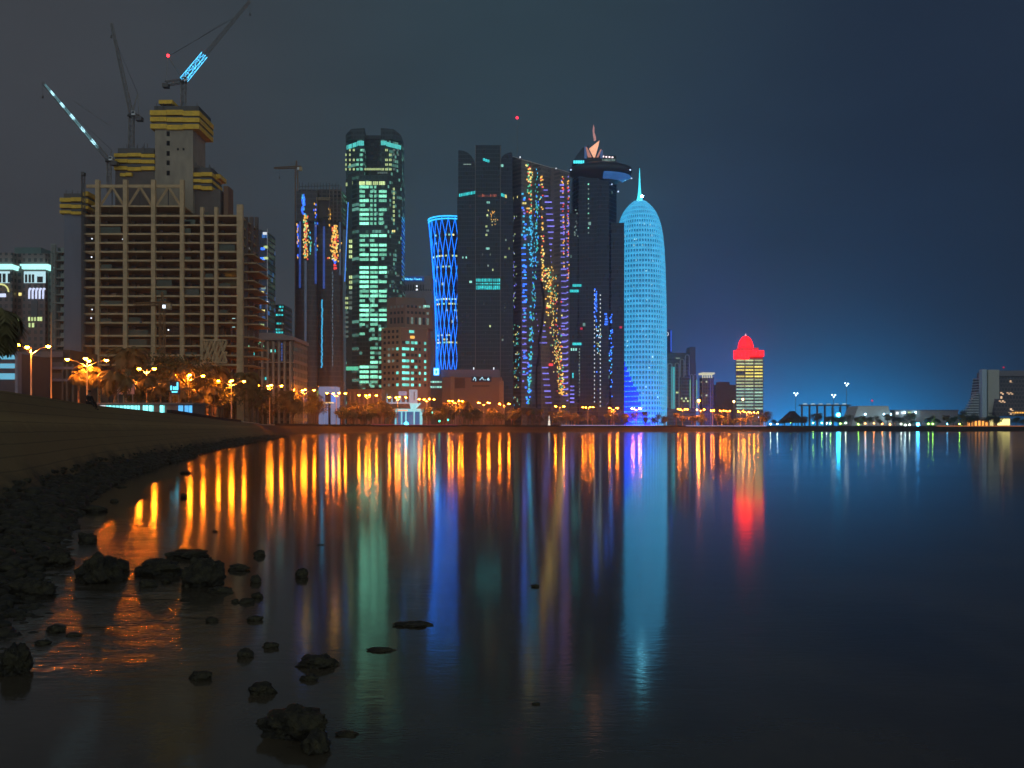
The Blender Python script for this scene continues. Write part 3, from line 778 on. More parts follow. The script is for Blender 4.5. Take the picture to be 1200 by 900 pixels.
mb.bar((t.x(350, 10), 10, t.z(218.5, 10)), (t.x(398, 10), 10, t.z(217.5, 10)), .15)
mb.build('roof_scaffold', STEEL, t.root)
mb = MB().lattice((t.x(371, 4), 4, t.z(233, 4)), (t.x(387, 4), 4, t.z(233, 4)), 1.4, 1.4, 7, .2); mb.bar((t.x(371.5, 4), 4, t.z(233, 4)), (t.x(371.5, 4), 4, t.z(243, 4)), .3).build('cradle_frame', mat('pale_timber', (.45, .36, .22), .8), t.root)
G_AMB = glow('gold_sparkle', (1, .50, .07), 1.15, rand=.75); G_BLU = glow('blue_sparkle', (.03, .14, 1), 1.3, rand=.6); G_CY = glow('cyan_sparkle', (.06, .55, .95), 1.0, rand=.6)
G_RED = glow('red_sparkle', (1, .06, .06), 1.0, rand=.5); G_YEL = glow('lemon_sparkle', (1, .85, .25), 1.1, rand=.6); G_GRN = glow('green_sparkle', (.15, .8, .45), .7, rand=.6)
def on_lobe(u, cx, r):
    s_ = (t.x(u, 4) - cx) / r
    return math.asin(max(-.97, min(.97, s_)))
def sparkle(u, v, m_, w=1.0, h_=1.2, which=0):  # coloured lights reflected in the glass, put in as glowing panels
    cx, r = ((cx1, r1_), (cx2, r2_))[which]; a = on_lobe(u, cx, r); z = t.z(v, 6)
    rr = r * (1 + .16 * (1 - z / t.z(257, 10)) ** 2) if v > 257 else r
    x = cx + rr * math.sin(a); y = 12 - rr * .7 * math.cos(a) - .15
    if v < 257: y = min(y, 5.6)
    t.w.setdefault('glow_panel', []).append((x, y, z, a * .8, w, .3, h_, m_))
for k in range(34): sparkle(355 + rnd.gauss(0, 1.0), 228 + rnd.random() * 24, G_BLU if rnd.random() < .8 else G_CY, 1.1, 1.5)
for k in range(105): sparkle(357.5 + rnd.gauss(0, 1.6), 252 + rnd.random() * 52, rnd.choice((G_AMB, G_AMB, G_YEL, G_RED, G_GRN)), .8, 1.1)
for k in range(22): sparkle(347.5 + rnd.gauss(0, .5), 262 + rnd.random() * 40, G_BLU if k % 3 else G_AMB, .8, 1.8)
for k in range(22): sparkle(369 + rnd.gauss(0, .9), 238 + rnd.random() * 60, rnd.choice((G_BLU, G_CY, G_AMB, G_BLU)), .7, 1.4)
for k in range(14): sparkle(363 + rnd.gauss(0, .8), 268 + rnd.random() * 36, rnd.choice((G_CY, G_GRN, G_AMB)), .7, 1.2)
for k in range(140):
    v = 264 + rnd.random() * 42; sparkle(391.5 + rnd.gauss(0, 2.6 - abs(v - 290) * .03), v, rnd.choice((G_AMB, G_AMB, G_AMB, G_RED, G_YEL)), .9, 1.1, 1)
for k in range(12): sparkle(385.5 + rnd.gauss(0, .5), 240 + rnd.random() * 26, G_AMB, .6, 1.3, 1)
for k in range(8): sparkle(391.5 + rnd.gauss(0, 1), 304 + rnd.random() * 5, G_BLU, 1.1, 1.1, 1)
for k in range(8): sparkle(391.5 + rnd.gauss(0, .9), 309 + rnd.random() * 6, G_RED, 1.1, 1.1, 1)
for k in range(40): sparkle(377 + rnd.uniform(-.5, .5), 352 + k * 2.0, glow('cyan_stair', (.05, .48, .85), .9, rand=.5), 1.0, 1.2, 1)
for k in range(26): sparkle(389 + rnd.uniform(-.6, .6), 320 + k * 4.3, glow('pale_dash', (.35, .5, .65), .30, rand=.7), .5, 1.6, 1)
for u, va, vb, wc, m_ in ((350.6, 262, 336, 0, glow('blue_reflection_strip', (.03, .09, .42), .5, var=.6, scale=.2)), (357.5, 308, 432, 0, glow('grey_reflection_strip', (.10, .15, .24), .28, var=.6, scale=.2)), (368.5, 262, 330, 0, glow('blue_reflection_strip', (.03, .09, .42), .5)), (379, 268, 340, 1, glow('blue_reflection_strip', (.03, .09, .42), .5)), (397, 262, 320, 1, glow('grey_reflection_strip', (.10, .15, .24), .28))):
    v = va
    while v < vb: sparkle(u, v, m_, 1.6, 3.2, wc); v += 5.2  # bluish reflections in the lobes put in as dim glowing strips
MB().bar((t.x(408, 2), 2, t.z(237, 2)), (t.x(404, 2), 2, t.z(330, 2)), .35).build('blue_edge_light', glow('blue_edge', (.06, .26, .9), .9, var=.4), t.root)
t.done()

# green lit tower with two horns
t = Bld('horned_tower', 'tall dark tower with rows of green white lit floors and two raised roof horns', 'tower', 436, 775)
GT = facade('green_tower_glass', (.035, .078, .078), (.018, .046, .050), 3.72, 2.6, .66, .86, .12, lit=(.24, (.25, .72, .56), .26))
xs = [t.x(u) for u in (403, 418, 454, 469)]
MB().prism([(xs[0], 10), (xs[1], 0), (xs[2], 0), (xs[3], 10), (xs[3], 34), (xs[0], 34)], 0, t.z(205)).build('shaft', GT, t.root)
MB().prism([(xs[0], 10), (xs[1] + 2, 0), (t.x(427), 0), (t.x(427), 30), (xs[0], 30)], t.z(205) + .02, t.z(163)).build('left_wing', GT, t.root)
MB().prism([(t.x(446), 0), (xs[2] - 1, 0), (xs[3], 10), (xs[3], 30), (t.x(446), 30)], t.z(205) + .02, t.z(163)).build('right_wing', GT, t.root)
t.box('recess_wall', 427, 446, 160, 204.9, facade('recess_glass', (.02, .03, .035), (.012, .018, .022), 3.72, 3, .7, .9), 9, 30)
for a, b2, zz in ((403.5, 427, (155, 150.5, 149.5, 154)), (446, 468.5, (153, 149.5, 150.5, 155))):
    p = [(t.x(a), 6), (t.x(a + 8), 1) if a < 420 else (t.x(a), 1), (t.x(b2), 1) if a < 420 else (t.x(b2 - 8), 1), (t.x(b2), 6 if a > 420 else 12), (t.x(b2), 28), (t.x(a), 28)]
    MB().prism(p, t.z(163) + .02, [t.z(zz[0]), t.z(zz[1]), t.z(zz[2]), t.z(zz[3]), t.z(zz[3]), t.z(zz[0])]).build('roof_horn', facade('horn_glass', (.05, .07, .075), (.03, .045, .05), 3.72, 2.4, .6, .8), t.root)
t.box('roof_bridge', 427, 446, 158.5, 163, mat('bridge_dark', (.06, .075, .08), .6), 8, 28)
lb = [(t.x(403), 10), (t.x(418), 0)]; rb = [(t.x(454), 0), (t.x(469), 10)]
W_TOP = glow('teal_crown_band', (.10, .75, .70), .75, var=.35, mull=1.5)
t.fwin(lb[0], lb[1], .08, 1.1, t.z(171.5), t.z(166.5), W_TOP, 'crown_band'); t.win(419, 426.5, 165, 170.5, W_TOP, 0, 'crown_band')
t.fwin(rb[0], rb[1], -.1, .95, t.z(171.5), t.z(166.5), W_TOP, 'crown_band'); t.win(446.5, 453, 165, 170, W_TOP, 0, 'crown_band')
for v in (174.5, 180, 186, 191.5, 197):
    for k in range(5): 
        if rnd.random() < .8: t.win(404.5 + k * 4.4 + 14.5 * 0, 407.6 + k * 4.4, v, v + 2.6, W_YG if k < 3 else W_GREEN, 10 - 10 * min(1, k / 3.2) - .2)
    for k in range(5):
        if rnd.random() < .55: t.win(447 + k * 4.4, 450 + k * 4.4, v, v + 2.6, W_DIM if k > 2 else W_YG, 10 * max(0, (k - 2) / 2.6) - .3)
for k in range(8): t.win(405 + k * 7.9, 411.6 + k * 7.9, 212.5 + (1.5 if k in (0, 7) else 0), 216.6 + (1.5 if k in (0, 7) else 0), W_YG, 10 - (10 if 1 < k < 6 else (6 if k in (1, 6) else 1)))
for k in range(9): t.win(427 + k * 2.2, 428.8 + k * 2.2, 197, 199.4, W_YG, 0)
for k in range(6): 
    if rnd.random() < .7: t.win(440 + k * 2.4, 442 + k * 2.4, 201.5, 203.5, W_DIM, 0)
def three(v, sc=1.0, full=True):
    for a, b2, pr in ((421.5, 432.3, .95), (434, 442.4, 1), (444, 453, .88)):
        if rnd.random() > pr * sc: continue
        if rnd.random() < .25: b2 = a + (b2 - a) * .55
        if a > 430 and a < 440 and v < 262:
            for q in (0, 1): t.win(a + q * 4.4, a + q * 4.4 + 2.6, v, v + 3.1, W_GREEN, 0)
        else: t.win(a, b2, v, v + 3.1, W_GREEN, 0)
for k in range(9): three(217.5 + k * 5.35)
for k in range(8): t.win(459.5, 462.5, 220 + k * 5.2, 223 + k * 5.2, W_YG, 4.0)
t.win(454.5, 463, 269.5, 272, W_YEL, 3.5)
for k in range(6): three(274.5 + k * 5.6)
for k in range(24):
    v = 312 + k * 5.55
    if 15 < k < 17 or v > 446: continue
    three(v, 1.0 if k < 12 else .7)
for k in range(14): 
    v = 281 + k * 6
    if 304 < v < 318: continue
    t.win(409, 415, v, v + 3.6, W_YG if k < 10 else W_DIM, 4.5)
for k in range(9): t.win(404.5, 409, 348 + k * 5.6, 350.8 + k * 5.6, W_YG if k < 3 else W_DIM, 8)
t.win(405.5, 420, 429.5, 434, glow('green_sign', (.12, .75, .45), .8, mull=1.1, var=.2), 0, 'lit_band')
for k in range(26): t.win(455 + rnd.random() * 11, 457 + rnd.random() * 11, 300 + k * 5.5, 302 + k * 5.5, W_DIM, 6.5) if rnd.random() < .2 else None
for k in range(40):
    u = 456 + rnd.random() * 12; v = 285 + rnd.random() * 130; t.win(u, u + .9, v, v + 1.3, glow('blue_fleck', (.25, .5, .7), .4, rand=.8), (u - 454) / 15 * 10 - .2)
for v in (440.5, 446, 451): three(v, .9)
t.done()

# pale block with the blue name sign, beige stepped block before it
t = Bld('sign_block', 'pale grey block with glowing blue lettering on its brow', 'office block', 488, 830)
t.box('wall', 469.5, 505.5, 323, None, facade('pale_block', (.34, .35, .38), (.09, .11, .13), 30, 2.0, .06, .55), 0, 25)
for k in range(9): t.win(472 + k * 2.9, 473.6 + k * 2.9, 333.5, 340, mat('slot_glass', (.03, .035, .04), .3), 0, 'window_opening', .3)
t.win(486.5, 490, 333.5, 341, mat('green_frame', (.18, .2, .14), .7), -.3, 'roundel', .3)
t.win(487.6, 489.3, 334.4, 336.2, W_WHITE, -.5); t.win(487.4, 489.5, 338.3, 340.3, W_WHITE, -.5)
SIGNB = glow('sign_blue', (.10, .60, 1), 2.2)
sgn = MB().box(t.x(472), t.x(497), -.6, -.3, t.z(329.6), t.z(324.2)).build('sign_board', glow('sign_back', (.005, .06, .30), .6), t.root)
lettering('Alfardan Towers', 2.15, SIGNB, sgn, (t.x(484.4, -.8), -.8, t.z(328.3)))
sgn.children[0].scale = (1.02, 1.25, 1)
t.done()
t = Bld('beige_stepped_block', 'beige stepped office block with small square windows and a lit orange left side', 'office block', 470, 725)
BW = mat('lit_beige_wall', (.50, .36, .20), .85, var=.15, scale=.08); BR = mat('dim_beige_wall', (.34, .23, .16), .85, var=.15, scale=.08)  # lit left face and dimmer right face put into two wall colours
A, Bc, Cc = t.P(447, 9), t.P(469.5, 0), t.P(501, 11)
MB().prism([A, Bc, Cc, (Cc[0], 34), (A[0], 34)], 0, t.z(383)).build('lower_wall', BW, t.root)
A2, B2, C2 = t.P(453.5, 12), t.P(475, 3.5), t.P(505.5, 13)
MB().prism([A2, B2, C2, (C2[0], 33), (A2[0], 33)], t.z(383) + .02, t.z(356)).build('upper_wall', BR, t.root)
A3, B3, C3 = t.P(453.5, 13), t.P(464, 8), t.P(497, 14.5)
MB().prism([A3, B3, C3, (C3[0], 32), (A3[0], 32)], t.z(356) + .02, t.z(346.5)).build('top_wall', BR, t.root)
MB().prism([(Bc[0] + .3, Bc[1] - .15), (Cc[0] + .3, Cc[1] - .15), (Cc[0] + .4, 34), (Bc[0] + .5, 1)], 0, t.z(383.5)).build('side_wall', BR, t.root)
SQ = mat('square_window_dark', (.02, .02, .022), .2)
Bq, Cq = (Bc[0] + .3, Bc[1] - .15), (Cc[0] + .3, Cc[1] - .15)
W_AQUA = glow('aqua_window', (.16, .85, .72), 1.0, rand=.4, var=.3)
for r_, v in enumerate([387, 393.5, 400, 407.5, 414.5, 421.5, 428.5, 435.5, 442.5, 449.5]):
    z0, z1 = t.z(v + 3.2, 4), t.z(v, 4)
    for k in range(4):
        lit_ = (r_ in (3, 5, 7, 9) and k > 0 and rnd.random() < .75) or rnd.random() < .08
        t.fwin(A, Bc, .12 + k * .22, .23 + k * .22, z0, z1, W_DIM if lit_ and k < 3 else (W_AQUA if lit_ else SQ))
    if r_ > 1:
        for f0, f1 in ((.04, .16), (.17, .30), (.37, .47), (.50, .60), (.66, .72), (.86, .93)):
            p_ = .85 if f0 < .3 else .62
            t.fwin(Bq, Cq, f0, f1, z0, z1, W_AQUA if rnd.random() < p_ else SQ)
    elif r_ == 0: t.fwin(Bq, Cq, .30, .48, z0, z1, W_AQUA)
    else: t.fwin(Bq, Cq, .34, .50, z0, z1, W_AMB)
for v in (358, 365, 372):
    for k in range(4): t.fwin(A2, B2, .18 + k * .2, .29 + k * .2, t.z(v + (3 if v < 370 else 7), 7), t.z(v, 7), SQ if v > 360 else mat('pale_louvre', (.34, .40, .36), .6), 'window_opening')
    for k in range(6): t.fwin(B2, C2, .06 + k * .15, .15 + k * .15, t.z(v + (3 if v < 370 else 8), 7), t.z(v, 7), W_DIM if rnd.random() < .3 else SQ, 'window_opening')
for k in range(6): t.fwin(B2, C2, .70 + k * .04, .73 + k * .04, t.z(360, 10), t.z(357.5, 10), W_CYAN)
t.done()
t = Bld('grey_block', 'plain mauve grey block between the beige stepped block and the blue lattice tower', 'building', 502, 790)
t.box('wall', 495, 508.5, 397, None, mat('mauve_grey_wall', (.30, .30, .36), .85), 0, 20); t.done()

# blue lattice tower
t = Bld('lattice_tower', 'waisted round tower wrapped in glowing blue criss-cross lattice', 'tower', 527, 915)
zt = t.z(258.5); rad = lambda z: (16.2 + 8.8 * (abs(z / zt - .38) / .62) ** 1.9 if z / zt > .38 else 16.2 - .6 * ((.38 - z / zt) / .38) ** 2) * 915 / F
MB().lathe([(rad(zt * k / 24) - .7, zt * k / 24) for k in range(25)], 40).build('glass_drum', facade('drum_glass', (.012, .022, .06), (.008, .014, .035), 4, 2.4, .66, .85, .2, radial=14, lit=(.02, (.7, .9, .5), .5)), t.root)
LB = glow('lattice_blue', (.004, .17, 1), 2.4, var=.4, scale=.05)
NS = 20
for sgn_ in (1, -1):
    for k in range(NS):
        mb = MB(); pts = []
        for q in range(25):
            z = zt * q / 24; a = 2 * math.pi * k / NS + sgn_ * 1.9 * q / 24; r_ = rad(z) + .1
            pts.append((r_ * math.cos(a), r_ * math.sin(a), z))
        mb.path(pts, .27).build('lattice_strip', LB, t.root)
for zz in (zt, zt - 2.4): 
    MB().lathe([(rad(zz) + .5, zz - .5), (rad(zz) + .7, zz), (rad(zz) + .5, zz + .5)], 40).build('crown_ring', glow('crown_cyan', (.03, .45, .95), 1.8, var=.3), t.root)
for v0, vs in ((276, 1), (300, 2), (312.5, 1), (350, 2), (355.5, 2), (363, 1), (392, 1), (397, 1), (400.5, 2), (406, 1), (285, 1)):
    for k in range(12):
        a = -1.15 + k * .2
        if rnd.random() < (.75 if vs == 2 else .38): z = t.z(v0, -10); t.rwin(a, rad(z) - .55, 1.9, z - 1.6, z, rnd.choice((W_YEL, W_YG, W_YG, W_CYAN)), 'window', .4)
t.done()

# dark winged tower
t = Bld('dark_winged_tower', 'almost black glass tower with a flat topped middle and curved shoulder wings', 'tower', 568, 850)
DG = facade('black_glass', (.020, .046, .062), (.009, .027, .038), 3.8, 2.2, .8, .9, .22, wr=.35)
DB = facade('black_blue_glass', (.014, .030, .056), (.008, .020, .044), 3.8, 2.2, .8, .9, .2, wr=.35)
t.box('middle_shaft', 557, 587, 170, None, DG, -3, 34)
pts = [(t.x(537), 0), (t.x(556.9), 0), (t.x(556.9), t.z(196))] + [(t.x(538.5 + 18.4 * math.sin(math.radians(a))), t.z(196 - 20 * math.cos(math.radians(a)))) for a in (75, 60, 45, 30, 15, 0)] + [(t.x(537), t.z(176))]
MB().slab(pts, 0, 30).build('left_wing', DG, t.root)
t.box('left_wing', 535.8, 558, 231, None, DG, -1.2, 28)
pts = [(t.x(587.1), 0), (t.x(600.5), 0), (t.x(600.5), t.z(180))] + [(t.x(599 - 11.9 * math.sin(math.radians(a))), t.z(188 - 9.5 * math.cos(math.radians(a)))) for a in (0, 20, 40, 60, 80)]
MB().slab(pts[::-1], 0, 30).build('right_wing', DB, t.root)
t.box('right_bay', 586, 601.5, 231, None, DB, -2, 28)
for u in (556.8, 586): MB().box(t.x(u, -3.4), t.x(u, -3.4) + .5, -3.5, -3.1, 0, t.z(172)).build('edge_fin', GREYSTEEL, t.root)
for k in range(11):
    u = 538 + k * 1.75; t.win(u, u + 1.45, 227 - k * .32, 230.4 - k * .32, W_TEAL, -1.2, 'window')
for k in range(6): t.win(586.5 + k * 1.3, 587.6 + k * 1.3, 226 + k * .5, 229.6 + k * .5, W_TEAL if k < 4 else W_YEL, -2)
for k in range(14): t.win(560 + k * 1.6, 561.1 + k * 1.6, 227 + rnd.random() * 2, 230.5, glow('dull_red_pane', (.55, .12, .07), .4, rand=.7), -3)
for k in range(3): t.win(566 + k * 2.6, 568.4 + k * 2.6, 185.5 + k * .8, 188.5 + k * .8, W_TEAL, -3)
t.win(586.5, 590, 192.5, 195.5, W_CYAN, -2); t.win(543, 552, 192, 193, W_DIM, 0)
for k in range(34):
    u = 577 + rnd.gauss(0, 2.3); v = 247 + rnd.random() * 16 - (2 if u < 575 else 0); t.win(u, u + .9, v, v + 1.4, rnd.choice((W_AMB, W_AMB, W_YEL, W_DIM)), -3)
for u, v, w in ((570, 251, 2), (569, 264, 2), (570, 269, 3), (569, 274, 2), (569.5, 290, 4), (571, 310, 2), (574, 297, 1), (565, 297, 1), (577, 315, 1), (541.5, 300.5, 1.6), (545.5, 300.5, 1.6), (573.5, 381, 1.6), (570, 236, 4), (592, 280, 1.5), (591, 300, 2.4), (596, 290, .9), (588, 397, 2), (550, 329, 3)):
    t.win(u, u + w, v, v + 2.4, W_CYAN if u < 556 or w == 4 else rnd.choice((W_DIM, W_YG)), -1.2 if u < 556 else (-3 if u < 586 else -2))
for q in range(3):
    for k in range(2):
        for j in range(4): t.win(557.8 + q * 9.8 + j * 2.3, 559.7 + q * 9.8 + j * 2.3, 326.5 + k * 8.2, 330 + k * 9.0, W_TEAL, -3)
        for j in range(4): t.win(557.8 + q * 9.8 + j * 2.3, 559.7 + q * 9.8 + j * 2.3, 331.5 + k * 6.0, 333.2 + k * 6.0, W_TEAL, -3)
for k in range(30):
    u = 540 + rnd.random() * 58; v = 350 + rnd.random() * 80; t.win(u, u + .8, v, v + 1, W_DIM, -3 if 557 < u < 586 else (-1.2 if u < 557 else -2))
MB().bar((t.x(606, 20), 20, t.z(205, 20)), (t.x(606, 20), 20, t.z(139, 20)), .28, .12).build('mast', GREYSTEEL, t.root)
MB().ball((t.x(606, 20), 20, t.z(138, 20)), 1.3).build('warning_light', glow('beacon_red', (1, .02, .05), 3), t.root)
t.done()

# silver folded tower with coloured lights
t = Bld('silver_tower', 'silver grey folded tower with a sloped roof and drifts of coloured lights', 'tower', 634, 865)
SV = facade('silver_panel', (.24, .22, .205), (.15, .14, .135), 3.75, 1.6, .6, .8, .3, wr=.5)
us = [600, 611, 622, 634, 645, 656, 667.5]; ys = [7, -2, 6, -2, 7, -1, 10]
tops = [183.5, 187, 190, 193.5, 196.5, 199, 202.5]
pp = [t.P(u, y) for u, y in zip(us, ys)]; zz = [t.z(v, y) for v, y in zip(tops, ys)]
MB().prism(pp + [(pp[-1][0], 36), (pp[0][0], 36)], 0, zz + [zz[-1], zz[0]]).build('shaft', SV, t.root)
def sy(u):
    for a, b2, y0, y1 in zip(us, us[1:], ys, ys[1:]):
        if a <= u <= b2: return y0 + (y1 - y0) * (u - a) / (b2 - a)
    return 6
MB().path([(p[0], p[1] - .2, z + .2) for p, z in zip(pp, zz)], .35).build('roof_edge', WHITE, t.root)
fold_shadow = [(634, 330), (636.5, 345), (637, 360), (634, 385), (631, 400), (632, 412), (629, 430), (628, 455), (629, 478)]
mb = MB()
for (ua, va), (ub, vb) in zip(fold_shadow, fold_shadow[1:]):
    for k in range(1):
        y = min(sy(ua), sy(ub)) - .5
        mb.slab([(t.x(ua - 1, y), t.z(va, y)), (t.x(ub - 1, y), t.z(vb, y)), (t.x(ub + 1.6, y), t.z(vb, y)), (t.x(ua + 1.6, y), t.z(va, y))], y, y + 1.5)
mb.build('shadow_fold', mat('black_fold', (.008, .008, .010), .8), t.root)  # black strip standing in for the shadow along the fold
def pane(u, v, m_, w=1.4, h_=1.6):
    w *= 1.25; h_ *= 1.1
    t.win(u, u + w, v, v + h_, m_, sy(min(667, max(600.5, u))) - .25, 'glow_panel', .3)
V_ = W_VIO
for k in range(40):
    v = 222 + k * 7.05
    if v < 470: 
        if v < 312: pane(637 + k * .75, v, V_, 6.5 if k > 1 else 4, 1.3)
        pane(656 + k * .10, v - 6, V_, 4 if k < 14 else 5, 1.3)
        pane(666 - k * .35 if k < 9 else 664, v, V_, 1.6, 1.3)
for k in range(22): pane(611 + (k * .25 if k < 8 else 1), 290 + k * 7.05, V_ if k > 9 else W_BLUE, 4, 1.3)
for k in range(24): pane(600.5, 369 + k * 4.4, rnd.choice((V_, W_TEAL, V_)), 3.6, 1.3)
for k in range(6): pane(628 + k * .9, 367 + k * 6.8, V_, 7, 1.3)
for k in range(7): pane(635 + k * .7, 430 + k * 6.9, V_, 6, 1.3)
for k in range(6): pane(652 + k * .4, 353 + k * 9.5, V_, 7, 1.3)
for k in range(120):
    v = 192 + rnd.random() * 120; pane(619 + (v - 192) * .035 + rnd.gauss(0, 1.6), v, rnd.choice((W_AMB, G_AMB, G_YEL, G_GRN, G_RED)) if v < 250 else G_CY, 1.3, 1.4)
for k in range(190):
    v = 193 + rnd.random() * 280; u = (630 - (v - 193) * .02 if v < 300 else 627.5 - (v - 300) * .055); pane(u + rnd.gauss(0, 1.6), v, rnd.choice((G_CY, G_CY, W_TEAL, W_BLUE, G_GRN)), 1.5, 1.7)
for k in range(60):
    v = 205 + rnd.random() * 125; pane(633.5 + (v - 205) * .02 + rnd.gauss(0, 1.0), v, rnd.choice((G_AMB, G_AMB, G_YEL, G_RED)), 1.3, 1.3)
for k in range(46):
    v = 215 + rnd.random() * 250; pane(613 + (v - 215) * .005 + rnd.gauss(0, 1.2), v, rnd.choice((W_BLUE, W_BLUE, G_CY, V_)), 1.8, 1.8)
for k in range(260):
    v = 312 + rnd.random() * 150; c_ = 643 + (v - 312) * .10; sd = 4.2 if v < 370 else 3.4 - (v - 370) * .012; pane(c_ + rnd.gauss(0, sd), v, rnd.choice((G_AMB, G_AMB, G_AMB, G_YEL, G_YEL, W_AMB, G_RED, G_GRN)), 1.3, 1.4)
for k in range(44):
    v = 204 + rnd.random() * 110; pane(658.5 + (v - 204) * .02 + rnd.gauss(0, .7), v, rnd.choice((G_AMB, G_RED, V_)), 1, 1.2)
for k in range(50):
    v = 206 + rnd.random() * 120; pane(665.5 + rnd.gauss(0, .5), v, rnd.choice((G_AMB, G_RED, V_)), .9, 1.3)
for k in range(60):
    v = 380 + rnd.random() * 95; pane(601 + rnd.random() * 8, v, rnd.choice((G_CY, G_GRN, W_TEAL, G_YEL)), 1.2, 1.2)
for k in range(40):
    v = 250 + rnd.random() * 110; pane(601 + abs(rnd.gauss(0, 1.6)), v, rnd.choice((W_DIM, W_YG, V_)), 1, 1.4)
pane(601, 231, W_YEL, 4, 2.2); pane(606, 229.5, W_YEL, 4, 2.2); pane(612, 237, W_YEL, 4, 2)
pane(643, 426, W_RED, 5, 2.4)
for u, v in ((609.5, 184.5), (651.8, 196.8)): t.w.setdefault('roof_light', []).append((t.x(u), sy(u) - .3, t.z(v), 0, .9, .9, .9, W_WHITE))
t.done()

# saucer topped tower
t = Bld('saucer_tower', 'dark blue tower topped by an overhanging saucer and a lit sail shaped peak', 'tower', 703, 885)
NV = facade('navy_glass', (.012, .034, .060), (.006, .020, .042), 3.8, 2.0, .78, .9, .2, wr=.35, lit=(.004, (.4, .8, .7), .3))
NV2 = facade('navy_glass_b', (.010, .028, .060), (.005, .017, .042), 3.8, 1.8, .8, .92, .2, wr=.35)
a = [t.P(u, y) for u, y in ((671, 12), (678, 1), (700, -3), (714, -1), (722.5, 10))]
MB().prism(a + [(a[-1][0], 36), (a[0][0], 36)], 0, t.z(206)).build('shaft', NV, t.root)
t.box('side_bay', 716, 731.5, 261, None, NV2, -3, 30)
t.box('front_bay', 700, 713.5, 222, None, NV2, -4.5, -1.0)
t.box('left_bay', 667.5, 677, 250, None, NV, 2, 30)
cx = t.x(704, 8)
MB().lathe([(16 * .8045, t.z(215)), (23 * .8045, t.z(209)), (35.5 * .8045, t.z(203)), (37.5 * .8045, t.z(198)), (36.5 * .8045, t.z(194.5)), (27 * .8045, t.z(191)), (20 * .8045, t.z(189.6))], 48, 0, 0, .75).build('saucer', mat('saucer_dark', (.045, .045, .05), .35, .2), t.root, (cx, 10, 0))
MB().lathe([(24 * .8045, t.z(209.6)), (35.2 * .8045, t.z(204.2)), (36.2 * .8045, t.z(205.2)), (25 * .8045, t.z(211))], 40, 0, 0, .75, R(-88), R(2)).build('saucer_blue_wash', glow('saucer_blue', (.04, .20, .62), .42, var=.4, scale=.1), t.root, (cx, 10, 0))  # blue light on the underside put in as a glowing sector
t.box('crown_tier', 688, 722, 182.5, 191, facade('tier_glass', (.03, .04, .04), (.03, .05, .045), 3, 2, .6, .8, lit=(.10, (.45, .9, .7), .4)), 0, 22)
MB().slab([(t.x(671), t.z(190)), (t.x(690), t.z(190)), (t.x(690), t.z(169)), (t.x(683), t.z(172)), (t.x(674), t.z(184))], 2, 20).build('crown_fin', mat('crown_fin_blue', (.03, .045, .065), .4), t.root)
t.win(672, 684.5, 188, 191.4, glow('cyan_band', (.06, .75, .85), 1.4, var=.2, mull=2.2), -1.5, 'light_band', .5)
for u0, u1, va in ((685, 687.8, 171.5), (703.5, 706.5, 176)): t.box('crown_pylon', u0, u1, va, 185, glow('blue_washed_pylon', (.08, .16, .38), .45, var=.3), -1.5, 1)
SAIL = glow('peach_sail', (1, .48, .28), .95, var=.25, scale=.12)
def flat(pts, name, m_, y0=-2.2, y1=-.8): return MB().slab([(t.x(u, y0), t.z(v, y0)) for u, v in pts], y0, y1).build(name, m_, t.root)
flat([(695.5, 184), (690.5, 174), (702.5, 164.5), (701.5, 170), (697.5, 184)], 'sail', SAIL)
flat([(689, 184), (686.5, 172.5), (688, 172.5), (693.5, 184)], 'sail_frame', glow('salmon_frame', (.75, .30, .22), .55))
flat([(699, 184), (703.5, 175), (705, 175), (701.5, 184)], 'sail_frame', glow('salmon_frame', (.75, .30, .22), .55))
flat([(696.2, 165), (695, 158), (694.6, 152), (695.6, 145.5), (696.6, 150), (696.6, 155), (698.2, 160), (698.6, 164)], 'flame_spire', glow('flame_pink', (.75, .34, .32), .5, var=.4, scale=.3))
for k in range(4): t.win(706 + k * 3.6, 708 + k * 3.6, 182.6 + k * .3, 184.2 + k * .3, glow('pink_white', (1, .75, .8), 1.6, rand=.3), -.3, 'roof_light')
for k in range(8): t.win(705.5 + k * 2, 707 + k * 2, 186.2, 188.6, W_DIM, 0)
for u, v in ((738.5, 199), (740, 209), (720, 207), (669, 199), (724.5, 224.5), (727.5, 265.5), (717, 216)): t.w.setdefault('roof_light', []).append((t.x(u), 0, t.z(v), 0, 1.3, 1.0, 1.1, glow('pale_blue_spot', (.5, .7, 1), 1.3, rand=.4)))
for k in range(11): t.win(689, 690.3, 215 + k * 5.7, 216.6 + k * 5.7, W_DIM if k % 3 else W_GREEN, -3.3)
for k in range(27):
    t.win(696.2, 697.1, 340 + k * 5.0, 341.6 + k * 5.0, glow('pale_dot', (.75, .85, .85), .7, rand=.4), -3.4); t.win(703, 704, 345 + k * 5.0, 346.6 + k * 5.0, glow('pale_dot', (.75, .85, .85), .7, rand=.4), -5)
for k in range(34):
    u = 697.5 + rnd.gauss(0, 1.1); v = 338 + abs(rnd.gauss(0, 34)); t.win(u, u + 1.2, v, v + 1.8, W_BLUE, -3.6)
for k in range(26):
    u = 701 + rnd.gauss(0, 1.2); v = 380 + rnd.random() * 34; t.win(u, u + .8, v, v + 1.2, rnd.choice((G_CY, W_YG, W_WHITE)), -5)
for k in range(40):
    u = 715.5 + rnd.gauss(0, 1.0); v = 365 + rnd.random() * 100; t.win(u, u + 1, v, v + 1.6, rnd.choice((W_BLUE, G_CY, W_BLUE)), -3.3 if u > 716 else -4.8)
for k in range(5): t.win(708 + rnd.random() * 3, 711 + rnd.random() * 2, 367 + k * 3, 369 + k * 3, W_BLUE, -5)
